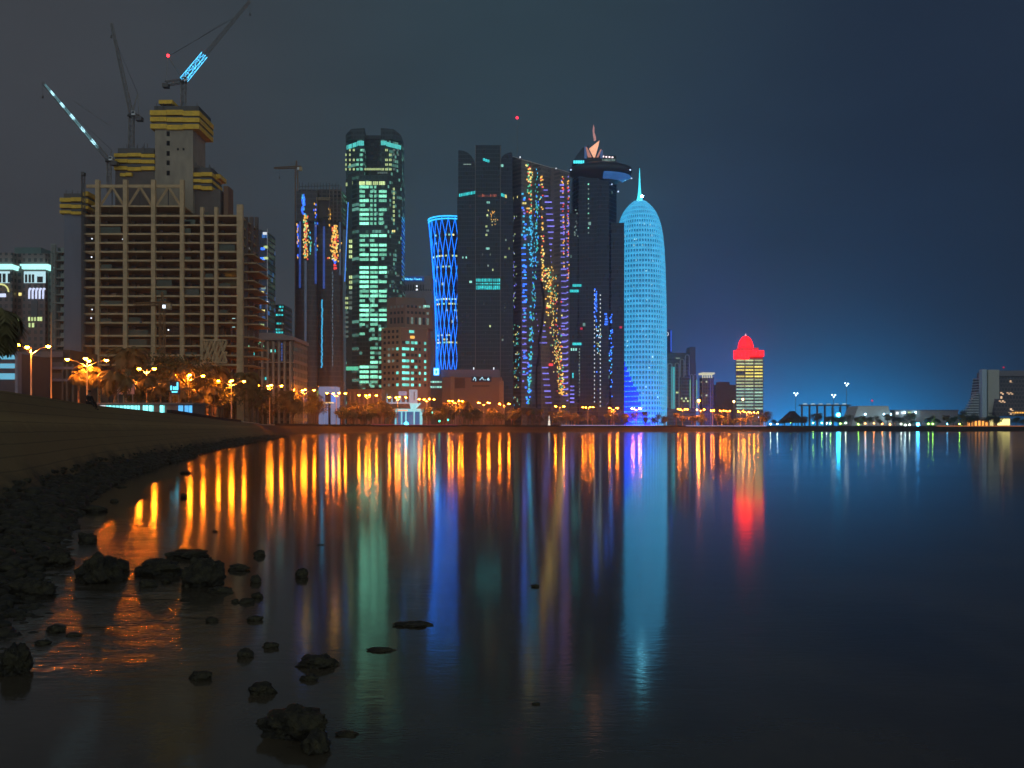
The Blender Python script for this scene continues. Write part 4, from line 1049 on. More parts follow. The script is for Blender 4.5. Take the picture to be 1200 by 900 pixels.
for v, u in ((333, 671), (339.5, 667.8), (401.5, 671)): t.win(u, u + 10.5, v, v + 2.8, W_TEAL, .5, 'window', 1.5)
for k in range(16): t.win(678.5 + rnd.uniform(-.5, .5), 679.6, 408 + k * 3.6, 410 + k * 3.6, W_DIM, -.2)
for k in range(3): t.win(669 + k * 2.6, 670.6 + k * 2.6, 408, 411, W_CYAN, 1)
t.win(670.8, 672.2, 437, 443, W_TEAL, 1)
for k in range(5): t.win(668, 673, 452 + k * 4.6, 453.6 + k * 4.6, W_VIO, 1.5)
for k in range(14): (lambda u_, v_: t.win(u_, u_ + 1.4, v_, v_ + 1.7, W_DIM, -.2))(672.5 + abs(rnd.gauss(0, 1.8)), 245 + rnd.random() * 34)
for u, v in ((681, 385.5), (727, 384)): t.w.setdefault('warning_light', []).append((t.x(u), -3.6, t.z(v), 0, 2.2, .8, 2.0, glow('dull_beacon', (.7, .01, .06), .7)))
t.done()
# cyan bullet tower: glass core inside a metal screen, its floodlighting put in as glow
t = Bld('bullet_tower', 'round bullet shaped tower glowing cyan, with a pointed spire', 'tower', 749.5, 935)
sc = 935 / F
prof_v = [(0.2, 232.5), (3.6, 234.5), (8.5, 238), (13.5, 242.5), (18, 248.5), (21.6, 256), (24.4, 265), (26.6, 277), (28.2, 293), (29.3, 315), (30.2, 345), (30.8, 380), (31, 420), (31, 460), (31, 505)]
prof = [(r_ * sc, max(0, PZ(v, 935) - 4)) for r_, v in prof_v][::-1]
def br(z):
    for (r0, z0), (r1, z1) in zip(prof, prof[1:]):
        if z0 <= z <= z1: return r0 + (r1 - r0) * (z - z0) / max(1e-6, z1 - z0)
    return prof[-1][0]
MB().lathe([(max(.1, r_ - .75), z - (.5 if z > 190 else 0)) for r_, z in prof], 64).build('glass_core', glow('core_blue', (.010, .17, .40), .6, var=.5, scale=.25), t.root)
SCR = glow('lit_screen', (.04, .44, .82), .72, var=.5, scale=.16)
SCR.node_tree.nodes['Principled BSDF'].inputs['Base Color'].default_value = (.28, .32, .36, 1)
H_ = prof[-1][1]; FL = 46; fh = H_ / FL
mb = MB()
for k in range(FL):
    z = k * fh; z2 = z + fh * .46; r0, r1 = br(z) + .25, br(z2) + .25
    if r0 < 1: continue
    mb.lathe([(r0 - .5, z), (r0, z), (r1, z2), (r1 - .5, z2)], 64)
mb.build('screen_ring', SCR, t.root)
mb = MB(); NR = 54
for k in range(NR):
    a_ = 2 * math.pi * k / NR
    if math.sin(a_) > .35: continue
    zs = [H_ * .985 * q / 60 for q in range(61)]
    for s_ in (0,):
        pts = [((br(z) + .05) * math.cos(a_), (br(z) + .05) * math.sin(a_), z) for z in zs if br(z) > 5]
        mb.path(pts, .62)
mb.build('screen_rib', SCR, t.root)
mb = MB()
for k in range(FL):
    if br(k * fh) > 5: mb.lathe([(br(k * fh) + .5, k * fh + .1), (br(k * fh) + .62, k * fh + .3), (br(k * fh) + .5, k * fh + .5)], 64)
mb.build('glow_ring', glow('ring_cyan', (.08, .62, .95), .78, var=.35, scale=.3), t.root)
for k in range(60):
    a_ = rnd.uniform(-1.0, 1.0); z = rnd.uniform(.06, .9) * H_; t.rwin(a_, br(z) - .2, 1.6, z, z + 1.6, glow('pale_cyan_pane', (.5, .9, 1), .9, rand=.5))
MB().lathe([(3.2, H_ - 2.5), (2.2, H_ + 1.5), (1.5, H_ + 6), (.95, H_ + 14), (.5, H_ + 24), (.15, PZ(197, 935) - 4)], 12).build('spire', glow('spire_cyan', (.06, .72, .95), 1.5, var=.15), t.root)
MB().ball((2.2, -2.5, H_ + 1.5), 1.3).build('spire_lamp', glow('spire_lamp', (.2, .75, 1), 70, sample=True), t.root)
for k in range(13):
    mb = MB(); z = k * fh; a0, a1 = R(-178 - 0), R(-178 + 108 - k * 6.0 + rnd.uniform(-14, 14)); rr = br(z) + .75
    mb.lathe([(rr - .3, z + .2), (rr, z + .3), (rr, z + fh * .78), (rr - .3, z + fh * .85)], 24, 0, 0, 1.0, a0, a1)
    mb.build('blue_wash_band', glow('deep_blue_wash', (.004, .045, 1), 1.05, var=.6, scale=.25), t.root)  # blue floodlight wash on the screen put in as glowing bands
bl_ = MB()
bl_.box(-31 * sc, 2.5, -31 * sc - 16, -31 * sc - 15, 0, .9)
fl = bl_.build('floodlight_bar', mat('flood_housing', (.1, .1, .1), .6), t.root)
MB().box(-31 * sc + .5, 2, -31 * sc - 14.9, -31 * sc - 14.7, .15, .95).build('floodlight_lens', glow('flood_blue', (.004, .03, 1), 3000, sample=True), fl)
fs = bpy.data.lights.new('floodlight_beam', 'SPOT'); fs.energy = 260000; fs.color = (.004, .03, 1); fs.spot_size = R(75); fs.spot_blend = .6; fs.shadow_soft_size = .5
fo = put('floodlight_beam', fs, fl, (-31 * sc - 10, -31 * sc - 15.5, 1.2)); fo.rotation_euler = Vector((25, 26, 14)).to_track_quat('-Z', 'Y').to_euler()
t.done()

# towers right of it
t = Bld('neon_tower', 'narrow tower with blue neon edges peeping out right of the cyan bullet tower', 'tower', 784, 1050)
t.box('wall', 779, 787.6, 386.5, None, mat('navy_wall', (.03, .04, .10), .6), 0, 15)
t.box('neon_edge', 785.8, 787.2, 387, 412, glow('neon_blue', (.03, .12, .85), .75), -.6, -.1)
mb = MB()
for k in range(7):
    a0, a1 = -1.3 + k * .37, -1.3 + (k + 1) * .37
    mb.bar((t.x(781.5, -1) + 1.7 * math.cos(a0), -1, t.z(391.5) + 2 * math.sin(a0)), (t.x(781.5, -1) + 1.7 * math.cos(a1), -1, t.z(391.5) + 2 * math.sin(a1)), .35)
mb.build('crescent_sign', W_WHITE, t.root); t.done()
t = Bld('green_arched_tower', 'stepped dark green block with tall pale arched frames lit from below', 'tower', 799, 950)
GA = facade('green_banded', (.10, .17, .16), (.035, .06, .062), 3.4, 30, .55, .97, .3)
t.box('wall', 781, 815.5, 425, None, GA, 0, 30); t.box('upper_wall', 783, 812, 413.5, 425, facade('green_plain', (.075, .125, .125), (.06, .1, .1), 3.4, 30, .4, .97), 3, 28)
t.box('stair_tower', 808.5, 815, 406.5, 440, mat('green_stone', (.085, .13, .125), .8), -1, 18)
ARC = mat('pale_green_stone', (.36, .46, .42), .8, var=.12)
def arch(u0, u1, v0, v1, wd=1.1):
    a_ = u1 - u0; pts = [(u0, v1)] + [(u0 + a_ / 2 - a_ / 2 * math.cos(math.pi * k / 8), v0 + a_ * .5 - a_ * .5 * math.sin(math.pi * k / 8)) for k in range(9)] + [(u1, v1)]
    inner = [(u0 + wd, v1)] + [(u0 + a_ / 2 - (a_ / 2 - wd) * math.cos(math.pi * k / 8), v0 + a_ * .5 - (a_ * .5 - wd) * math.sin(math.pi * k / 8)) for k in range(9)] + [(u1 - wd, v1)]
    mb = MB(); y0, y1 = -1.6, .0; n_ = len(pts)
    P3 = lambda p, y: (t.x(p[0]), y, t.z(p[1]))
    vs = [P3(p, y0) for p in pts] + [P3(p, y0) for p in inner] + [P3(p, y1) for p in pts] + [P3(p, y1) for p in inner]
    fs = []
    for k in range(n_ - 1):
        fs += [(k, k + 1, n_ + k + 1, n_ + k), (k + 1, k, 2 * n_ + k, 2 * n_ + k + 1), (n_ + k, n_ + k + 1, 3 * n_ + k + 1, 3 * n_ + k)]
    mb.add(vs, fs).build('arch_frame', ARC, t.root)
arch(781.8, 788, 425.5, 478); arch(790.5, 796, 425, 478, .9); arch(796.5, 801.8, 420.5, 442, .9); arch(802.4, 808, 415.5, 440, .9); arch(808.6, 812, 438.5, 478, .8); arch(812.4, 816.4, 438.5, 478, .8)
t.box('lit_fin', 786.6, 791, 430, 479, glow('teal_fin', (.05, .55, .60), .55, var=.5, scale=.03), -1.0, -.1)
for u in (781, 808.4, 816.2): t.box('edge_light', u, u + .7, 445, 479, glow('green_edge', (.25, .8, .45), .55, var=.4, scale=.05), -2, -1.7)
for k in range(4): t.win(798 + k * 2.4, 800 + k * 2.4, 466 + (k % 2) * 3, 468 + (k % 2) * 3, W_YG, 0)
t.win(792, 795, 459, 461, W_YG, 0); t.win(792, 797, 419, 420.6, W_DIM, 2.8); t.done()
t = Bld('white_crowned_tower', 'slim grey tower with a lit white cornice, left of the red domed tower', 'tower', 830, 960)
t.box('wall', 823, 836.5, 442, None, facade('slim_stone', (.16, .18, .26), (.06, .08, .14), 3.5, 2.5, .5, .55, lit=(.02, (.8, .9, .6), .5)), 0, 14)
t.box('cornice', 822.3, 837.6, 436.5, 438.6, glow('cream_cornice', (.90, .88, .62), .62, var=.3), -1, 15)
for k in range(5): t.box('cornice_post', 823 + k * 2.6, 824.2 + k * 2.6, 438.6, 443, glow('cream_cornice', (.90, .88, .62), .62, var=.3), -.6, .6)
for u in (822.8, 832.5): t.box('edge_pier', u, u + .9, 443, None, mat('pale_blue_stone', (.36, .40, .48), .8), -.7, 0)
t.done()
t = Bld('plain_grey_block', 'dim plain grey block just left of the red domed tower', 'building', 850, 1000)
t.box('wall', 838, 862, 451, None, mat('dim_lilac', (.20, .21, .26), .85, var=.2, scale=.05), 0, 20); t.box('roof_room', 842, 855, 447.5, 451, mat('dim_lilac', (.20, .21, .26), .85), 4, 16); t.done()
t = Bld('red_domed_tower', 'square tower with cream lit floor bands, its cornice and dome glowing red', 'tower', 877.5, 960)
MB().prism([t.P(862), t.P(894.5), t.P(893.5, 22), t.P(864.5, 22)], 0, t.z(420)).build('wall', facade('domed_stone', (.26, .28, .17), (.08, .10, .07), 5, 3, .4, .8), t.root)
W_CRM = glow('cream_green_window', (.62, .72, .36), .85, rand=.35, var=.5, scale=.3, mull=1.4); W_CRY = glow('cream_yellow_window', (.95, .78, .15), 1.1, rand=.3, var=.4, mull=1.6); W_CRT = glow('cream_teal_window', (.40, .70, .52), .85, rand=.4, var=.5, mull=1.4)
for k in range(16):
    v = 421.5 + k * 3.75; mt = W_CRY if 2 <= k <= 5 else (W_CRT if k > 8 else W_CRM)
    for q in range(3):
        if k in (13,) or rnd.random() < .9: t.win(863 + q * 10.6, 872.4 + q * 10.6, v, v + 1.7, mt, 0)
REDG = glow('red_flood', (1, .004, .006), 4.2, var=.15, scale=.08)  # red floodlight on cornice and dome put in as their own glow
for k in range(10): t.box('cornice_panel', 860.8 + k * 3.48, 864.0 + k * 3.48, 410.5, 420.5 if k < 5 else 417.5, REDG, -1.6, 3)
MB().prism([t.P(862.5, 2), t.P(894, 2), t.P(893, 22), t.P(865, 22)], t.z(420) + .02, t.z(410.4)).build('crown_block', mat('dim_red_stone', (.30, .10, .10), .8), t.root)
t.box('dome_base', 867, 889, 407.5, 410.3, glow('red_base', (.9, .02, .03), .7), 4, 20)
dr = 9.0 * 960 / F; z0 = t.z(407.5)
MB().lathe([(dr * 1.0, z0), (dr * .98, z0 + 3), (dr * .86, z0 + 7), (dr * .62, z0 + 10.5), (dr * .34, z0 + 12.6), (.4, z0 + 13.6)], 24).build('dome', REDG, t.root, (0, 13, 0))
MB().lathe([(.8, z0 + 13), (.5, z0 + 14.5), (.1, z0 + 16)], 8).build('finial', glow('pink_finial', (1, .5, .6), 1.2), t.root, (0, 13, 0)); t.done()

# podium buildings and lit pavilions along the shore
t = Bld('brown_podium', 'wide brown podium block with a lilac roof storey below the dark winged tower', 'building', 548, 780)
PB = mat('podium_brown', (.30, .20, .13), .85, var=.2, scale=.06)
t.box('wall', 518, 588, 442, None, PB, 0, 40); t.box('roof_storey', 517, 585, 433, 441.9, mat('lilac_wall', (.25, .26, .36), .85, var=.15, scale=.1), 4, 36)
t.box('stair_block', 528, 532, 441, None, mat('podium_light', (.40, .28, .18), .85), -1, 8); t.box('right_wing', 585, 590, 446, None, mat('podium_light', (.40, .28, .18), .85), -2, 30)
t.box('lower_wing', 500, 518, 438, None, mat('teal_brown', (.18, .17, .15), .85), 6, 30)
t.box('dark_bay', 533, 545, 443, 455, mat('podium_shade', (.13, .085, .055), .9), -.3, 0)
for v in (446.5, 452.5): 
    for k in range(6): t.win(500.5 + k * 2.9, 503 + k * 2.9, v, v + 2.1, W_CYAN, 6)
sg = t.box('sign_board', 552.5, 576, 441.4, 447.4, mat('sign_dark_blue', (.02, .05, .09), .6), -.8, -.2)
SGN = glow('podium_sign', (.45, .85, 1), 1.2)
def stroke(par, pts, m_, r_=.22, y=-1.0, name='sign_mark'):
    MB().path([(t.x(u, y), y, t.z(v, y)) for u, v in pts], r_).build(name, m_, par)
stroke(sg, [(554.5, 445.5), (556.2, 441.9), (557.6, 444), (557.4, 446.6)], SGN); stroke(sg, [(562, 445.4), (563.4, 444.2), (565, 441.9), (566.6, 445.2)], SGN); stroke(sg, [(567.5, 445.3), (569.4, 445.0)], SGN, .16); stroke(sg, [(571, 445.2), (572.2, 442.9), (573.4, 445.4), (571, 445.2)], SGN, .3)
for k in range(9): t.win(554 + k * 2.2, 555.3 + k * 2.2, 451.3, 453.4, mat('small_dark_slot', (.05, .035, .03), .5), 0, 'window_opening')
for u in (554.5, 578): t.win(u, u + 1.2, 430.6, 433, W_WHITE, 4, 'roof_light')
hs = t.box('roof_sign', 508, 514.5, 431, 440, glow('h_sign_blue', (.02, .30, 1), 2.0), -1.4, -.6)
for a_, b_ in ((508.6, 510), (512.5, 513.9)): MB().box(t.x(a_, -1.7), t.x(b_, -1.7), -1.7, -1.45, t.z(439, -1.7), t.z(432, -1.7)).build('sign_mark', glow('h_sign_pale', (.3, .95, 1), 2.4), hs)
for v in (432.4, 438.0): MB().box(t.x(510, -1.7), t.x(512.5, -1.7), -1.7, -1.45, t.z(v + 1.3, -1.7), t.z(v, -1.7)).build('sign_mark', glow('h_sign_pale', (.3, .95, 1), 2.4), hs)
t.done()
t = Bld('lilac_portal', 'lilac white portal building with a dark square opening, left of the green lit tower', 'building', 384, 640)
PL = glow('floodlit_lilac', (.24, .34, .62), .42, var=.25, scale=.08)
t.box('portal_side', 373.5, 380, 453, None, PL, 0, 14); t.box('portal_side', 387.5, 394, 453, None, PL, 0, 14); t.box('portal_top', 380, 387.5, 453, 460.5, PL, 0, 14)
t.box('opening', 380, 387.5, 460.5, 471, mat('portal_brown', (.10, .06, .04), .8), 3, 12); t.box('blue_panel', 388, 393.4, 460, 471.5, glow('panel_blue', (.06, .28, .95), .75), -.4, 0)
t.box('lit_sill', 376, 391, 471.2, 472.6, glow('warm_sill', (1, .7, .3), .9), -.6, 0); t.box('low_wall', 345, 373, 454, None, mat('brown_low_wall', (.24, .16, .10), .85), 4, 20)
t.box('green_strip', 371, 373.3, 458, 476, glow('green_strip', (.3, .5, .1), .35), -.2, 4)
t.done()
t = Bld('brown_low_block', 'low brown block right of the lilac portal, below the green lit tower', 'building', 424, 690)
t.box('wall', 407, 447, 456, None, mat('low_brown', (.26, .18, .12), .85, var=.2), 0, 20)
for k in range(7): t.box('pier', 409 + k * 5.4, 411 + k * 5.4, 459, None, mat('podium_light', (.40, .28, .18), .85), -.8, 0)
t.done()
t = Bld('cyan_kiosk', 'cyan lit waterfront kiosk with white columns and a tall white pylon', 'pavilion', 480, 690)
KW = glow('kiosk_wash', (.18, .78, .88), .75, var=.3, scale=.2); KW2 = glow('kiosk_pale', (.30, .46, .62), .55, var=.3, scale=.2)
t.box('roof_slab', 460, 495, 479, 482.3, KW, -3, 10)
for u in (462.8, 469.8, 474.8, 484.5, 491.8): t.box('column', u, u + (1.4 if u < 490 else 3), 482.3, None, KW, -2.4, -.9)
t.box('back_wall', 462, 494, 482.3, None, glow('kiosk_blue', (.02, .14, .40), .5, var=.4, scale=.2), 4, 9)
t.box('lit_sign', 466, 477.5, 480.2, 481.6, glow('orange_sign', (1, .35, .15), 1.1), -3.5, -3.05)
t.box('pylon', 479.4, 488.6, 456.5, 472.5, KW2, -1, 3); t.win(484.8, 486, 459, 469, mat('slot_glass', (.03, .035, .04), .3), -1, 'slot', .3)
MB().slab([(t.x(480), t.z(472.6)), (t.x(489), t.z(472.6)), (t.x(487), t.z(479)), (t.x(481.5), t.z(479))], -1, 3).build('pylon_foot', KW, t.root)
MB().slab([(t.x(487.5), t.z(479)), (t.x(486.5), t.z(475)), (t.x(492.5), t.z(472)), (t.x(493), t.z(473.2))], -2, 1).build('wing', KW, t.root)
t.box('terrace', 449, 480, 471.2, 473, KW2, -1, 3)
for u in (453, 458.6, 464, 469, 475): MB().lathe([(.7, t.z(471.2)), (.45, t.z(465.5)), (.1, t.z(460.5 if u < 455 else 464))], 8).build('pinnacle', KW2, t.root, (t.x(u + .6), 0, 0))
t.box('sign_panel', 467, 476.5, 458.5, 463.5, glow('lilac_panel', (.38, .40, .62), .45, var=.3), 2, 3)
MB().ball((t.x(476, -4), -4, 1.8), 1.5).build('flood_lamp', glow('kiosk_lamp', (.02, .62, 1), 14, sample=True), t.root); t.done()
pv = Bld('glass_pavilion', 'long low pavilion with a row of bright cyan windows behind the near bank', 'pavilion', 168, 205)
pv.box('wall', 112, 226, 473.5, None, mat('pavilion_wall', (.16, .14, .13), .8), 0, 8); pv.box('roof', 111, 227, 471.8, 473.4, mat('pavilion_roof', (.20, .19, .18), .8), -.8, 9)
PWN = glow('pavilion_cyan', (.20, .88, .88), 1.5, rand=.3, var=.35, scale=1.2, mull=.8); PWB = glow('pavilion_blue', (.08, .45, .95), 1.2, rand=.3, var=.35, scale=1.2)
for u0, u1, m_ in ((117.5, 123, W_WHITE), (124.5, 130, PWN), (131, 137.5, PWN), (138.5, 144, PWN), (145, 150.5, PWN), (151.5, 156.5, PWN), (157.5, 163, PWN), (167.5, 173, PWN), (174, 179, PWN), (187, 191.8, PWN), (209, 214, PWB), (216.3, 220.5, PWB), (221.6, 224.6, PWB)):
    pv.win(u0, u1, 475.2, 486, m_, 0, 'lit_window', .3)
pv.done()
t = Bld('score_sign', 'small cyan lit sign with blurred figures between the palms', 'sign', 205.5, 215)
bd = t.box('board', 199, 210, 447, 462, mat('sign_dark', (.02, .03, .05), .6), 0, .4)
SGC = glow('score_cyan', (.10, .75, 1), 1.8)
for u, h_ in ((200, 5), (203, 4), (205.3, 4), (207.4, 9)): MB().box(t.x(u), t.x(u + 1.5), -.15, -.02, t.z(457), t.z(457 - h_)).build('sign_mark', SGC, bd)
MB().box(t.x(201.5), t.x(208), -.15, -.02, t.z(460), t.z(458.6)).build('sign_mark', SGC, bd)
for u in (200, 209): MB().bar((t.x(u), .2, 0), (t.x(u), .2, t.z(462)), .12).build('post', GREYSTEEL, t.root)
t.done()
t = Bld('pale_ticket_board', 'grey lilac notice board half hidden by palm trunks left of the cyan sign', 'sign', 147, 230)
bd = t.box('board', 136, 157, 450, 462, mat('lilac_board', (.33, .30, .40), .7), 0, .4)
for k in range(7): 
    for j in range(2): MB().box(t.x(137.5 + k * 2.7), t.x(139 + k * 2.7), -.12, -.02, t.z(455.5 + j * 5), t.z(452 + j * 5 - (k % 2))).build('sign_mark', mat('board_mark', (.62, .55, .68), .7), bd)
for u in (138, 155): MB().bar((t.x(u), .2, 0), (t.x(u), .2, t.z(462)), .12).build('post', GREYSTEEL, t.root)
t.done()
mo = Bld('white_monument', 'small white lit obelisk on the promenade below the silver tower', 'monument', 643.5, 775)
MB().lathe([(1.6, 0), (1.6, .8), (1.0, 1), (.8, 4), (1.1, 4.3), (.5, 5), (.45, 8), (.1, 9.5)], 12).build('shaft', glow('monument_white', (.85, .85, .75), .8, var=.2), mo.root)
MB().box(-2.2, 2.2, -2.2, 2.2, 0, .6).build('plinth', WHITE, mo.root); mo.done()

# far right shore
t = Bld('white_sloped_hall', 'white hall with a flat top, sloping ends and a red roof lamp', 'hall', 1022, 1050)
MB().prism([t.P(997), t.P(1047), (t.x(1047), 40), (t.x(997), 40)], 0, t.z(475.5), [t.P(1006, 8), t.P(1041, 8), (t.x(1040), 34), (t.x(1007), 34)]).build('sloped_wall', mat('hall_white', (.82, .84, .76), .8, var=.1), t.root)
MB().bar((t.x(1022, 15), 15, t.z(476, 15)), (t.x(1022, 15), 15, t.z(470, 15)), .2).build('mast', STEEL, t.root)
MB().ball((t.x(1022, 15), 15, t.z(469.5, 15)), 1.2).build('warning_light', glow('hall_beacon', (.8, .02, .12), .8), t.root)
for u in (1014, 1036, 1044): MB().ball((t.x(u, -3), -3, t.z(485.5, -3)), 1.0).build('flood_lamp', glow('hall_lamp', (.4, .75, 1), 16, sample=True), t.root)
t.done()
t = Bld('long_white_shed', 'long low white building between the sloped hall and the stepped pyramid hotel', 'building', 1086, 1060)
t.box('wall', 1049, 1123, 481.6, None, mat('shed_white', (.60, .58, .52), .8, var=.2, scale=.1), 0, 30)
t.box('roof_edge', 1048, 1124, 480.2, 481.6, mat('shed_roof', (.35, .38, .42), .7), -1, 31)
for u in (1060, 1073): MB().ball((t.x(u, -3), -3, t.z(483.5, -3)), 1.0).build('flood_lamp', glow('hall_lamp', (.4, .75, 1), 16, sample=True), t.root)
for u, m_ in ((1050, W_WHITE), (1056, W_WHITE), (1064, W_YG)): t.win(u, u + 3, 482.6, 485.6, m_, 0)
t.done()
t = Bld('stepped_pyramid_hotel', 'pyramid shaped hotel with stepped balconies and a tall pale pylon at far right', 'hotel', 1165, 1010)
HT = facade('hotel_rooms', (.17, .15, .15), (.05, .045, .05), 4.4, 3.4, .6, .62, lit=(.09, (1, .62, .34), .75))
n_ = 14
for k in range(n_):
    v1 = 487 - (487 - 441) * k / n_; v0 = 487 - (487 - 441) * (k + 1) / n_
    u0 = 1188 - (1188 - 1169) * (1 - k / n_) - 4; f = k / n_
    ul = 1166 + 7 * f
    MB().box(t.x(ul), t.x(1240), 0 + 16 * f, 60, t.z(v1) + .02, t.z(v0)).build('room_floor', HT, t.root)
    MB().box(t.x(ul - 4 - 2 * f), t.x(ul), 6 + 12 * f, 50, t.z(v0) - 1.3, t.z(v0)).build('balcony', mat('hotel_balcony', (.66, .74, .70), .8), t.root)
for k in range(9):
    v = 487 - k * 3.05; ul = 1134.5 + k * 1.75
    MB().box(t.x(ul), t.x(1152), 8, 17, t.z(v), t.z(v) + 1.5).build('left_balcony', mat('hotel_balcony', (.66, .74, .70), .8), t.root)
    MB().box(t.x(ul + 1.6), t.x(1152), 9, 16, t.z(v) - 1.4, t.z(v) - .02).build('left_room_floor', mat('hotel_shade', (.12, .15, .15), .8), t.root)
t.box('pylon', 1151, 1156.4, 432.8, None, mat('pylon_pale', (.62, .78, .80), .8, var=.08), 4, 11); t.box('pylon', 1158, 1171, 433.2, None, mat('pylon_cream', (.68, .68, .54), .8, var=.08), 6, 13)
t.box('pylon_groove', 1156.4, 1158, 433.5, None, mat('groove_brown', (.16, .10, .08), .9), 9, 12)
t.box('roof_slab', 1168, 1240, 434.3, 441, mat('hotel_roof', (.30, .27, .27), .85), 14, 58)
MB().bar((t.x(1176, 20), 20, t.z(434, 20)), (t.x(1176, 20), 20, t.z(431, 20)), .2).build('mast', STEEL, t.root); MB().ball((t.x(1176, 20), 20, t.z(430.6, 20)), 1.0).build('warning_light', glow('dull_beacon', (.7, .01, .06), .7), t.root)
for k in range(14): t.win(1186 + k * 1.9, 1187.2 + k * 1.9, 482.8, 484.4, W_AMB, -.1)
t.done()
t = Bld('arcaded_pavilion', 'waterside pavilion with a row of warm lit arches below the stepped hotel', 'pavilion', 1148, 960)
t.box('wall', 1133, 1165, 491, None, mat('pavilion_sand', (.42, .30, .20), .8), 2, 20); t.box('roof', 1142, 1166, 489, 491, mat('pavilion_roof_b', (.34, .30, .26), .8), -1, 21)
t.box('steps', 1127, 1134, 496, None, mat('pavilion_sand', (.42, .30, .20), .8), 0, 14)
for k in range(7): t.win(1134 + k * 4.2, 1136.4 + k * 4.2, 493.5 - (.5 if k % 2 else 0), 499, glow('warm_arch', (1, .36, .06), 1.4, rand=.5, var=.5), 2, 'lit_arch')
t.box('lit_end', 1160, 1164, 490.8, 500, glow('yellow_end', (.95, .8, .3), .9, var=.3), 1, 1.9); t.done()
t = Bld('yellow_lit_room', 'bright yellow glass fronted room at the water below the stepped hotel', 'pavilion', 1176, 955)
t.box('wall', 1167.5, 1184, 489.6, None, mat('pavilion_sand', (.42, .30, .20), .8), .5, 14)
for k in range(5): t.win(1168.4 + k * 3.05, 1171.2 + k * 3.05, 490.8, 498.4, glow('yellow_glass', (1, .86, .28), 2.0, var=.25, scale=.2, rand=.15), .5, 'lit_window')
t.done()
t = Bld('tented_pavilion', 'dark pointed tent roofed pavilion among the trees right of the red domed tower', 'pavilion', 931, 900)
MB().prism([t.P(917), t.P(946), (t.x(946), 20), (t.x(917), 20)], t.z(495.5), t.z(481.5), [t.P(929.5, 9), t.P(931, 9), (t.x(931), 11), (t.x(929.5), 11)]).build('tent_roof', mat('tent_dark', (.02, .022, .02), .8), t.root)
for u in (919, 927, 935, 943): t.box('post', u, u + .8, 495, None, STEEL, 1, 2)
t.done()
def mast(u, v, Y, label, big=False):
    r = thing('floodlight_mast', label, 'floodlight mast', (PX(u, Y), Y, 4), 'floodlight masts'); z = PZ(v, Y) - 4
    MB().bar((0, 0, 0), (0, 0, z), .45, .22, 8).build('mast', GREYSTEEL, r)
    MB().box(-3, 3, -.3, .3, z - .3, z).box(-2, 2, -.3, .3, z - 2.9, z - 2.6).build('lamp_frame', STEEL, r)
    for dx_, dz_ in ((-1.8, .8), (1.9, .5), (0, -1.8)): MB().ball((dx_, -.5, z + dz_), .75).build('lamp_head', glow('mast_lamp', (.65, .9, 1), 9, sample=True), r)
mast(932.5, 461.5, 1150, 'floodlight mast standing by itself left of the blue glare'); mast(976.8, 463.5, 1150, 'floodlight mast rising straight above the blue glare'); mast(992, 450, 1150, 'tallest floodlight mast, between the blue glare and the white sloped hall')
t = Bld('blue_flood_lamp', 'intense cyan blue floodlight on a short post at the shore', 'floodlight', 982, 900)
MB().bar((0, 0, 0), (0, 0, t.z(487)), .25).build('post', STEEL, t.root); MB().box(-1.2, 1.2, -.4, .4, t.z(488.2), t.z(484)).build('housing', STEEL, t.root)
MB().ball((0, -1, t.z(486.2)), 1.9).build('lens', glow('flood_cyan', (.03, .55, 1), 60, sample=True), t.root); t.done()
t = Bld('blue_shore_lamp', 'blue lamp low on the quay in front of the long white building', 'floodlight', 1075.5, 905)
MB().bar((0, 0, 0), (0, 0, t.z(498)), .2).build('post', STEEL, t.root); MB().ball((0, -.5, t.z(497.3)), 1.5).build('lens', glow('flood_blue_b', (.04, .40, 1), 60, sample=True), t.root); t.done()
t = Bld('far_viaduct', 'far bridge deck with pale lights behind the floodlight masts', 'bridge', 968, 1350)
MB().box(t.x(938), t.x(997), 0, 8, t.z(475.6), t.z(474)).build('deck', mat('viaduct', (.20, .24, .3), .8), t.root)
for k in range(7): MB().box(t.x(940 + k * 9), t.x(941.4 + k * 9), 2, 6, 0, t.z(475.6)).build('pier', mat('viaduct', (.20, .24, .3), .8), t.root)
for k in range(6): t.win(941 + k * 9.2, 946 + k * 9.2, 472.8, 474, glow('viaduct_light', (.5, .8, 1), .8, rand=.4), 0, 'light_strip')
t.done()
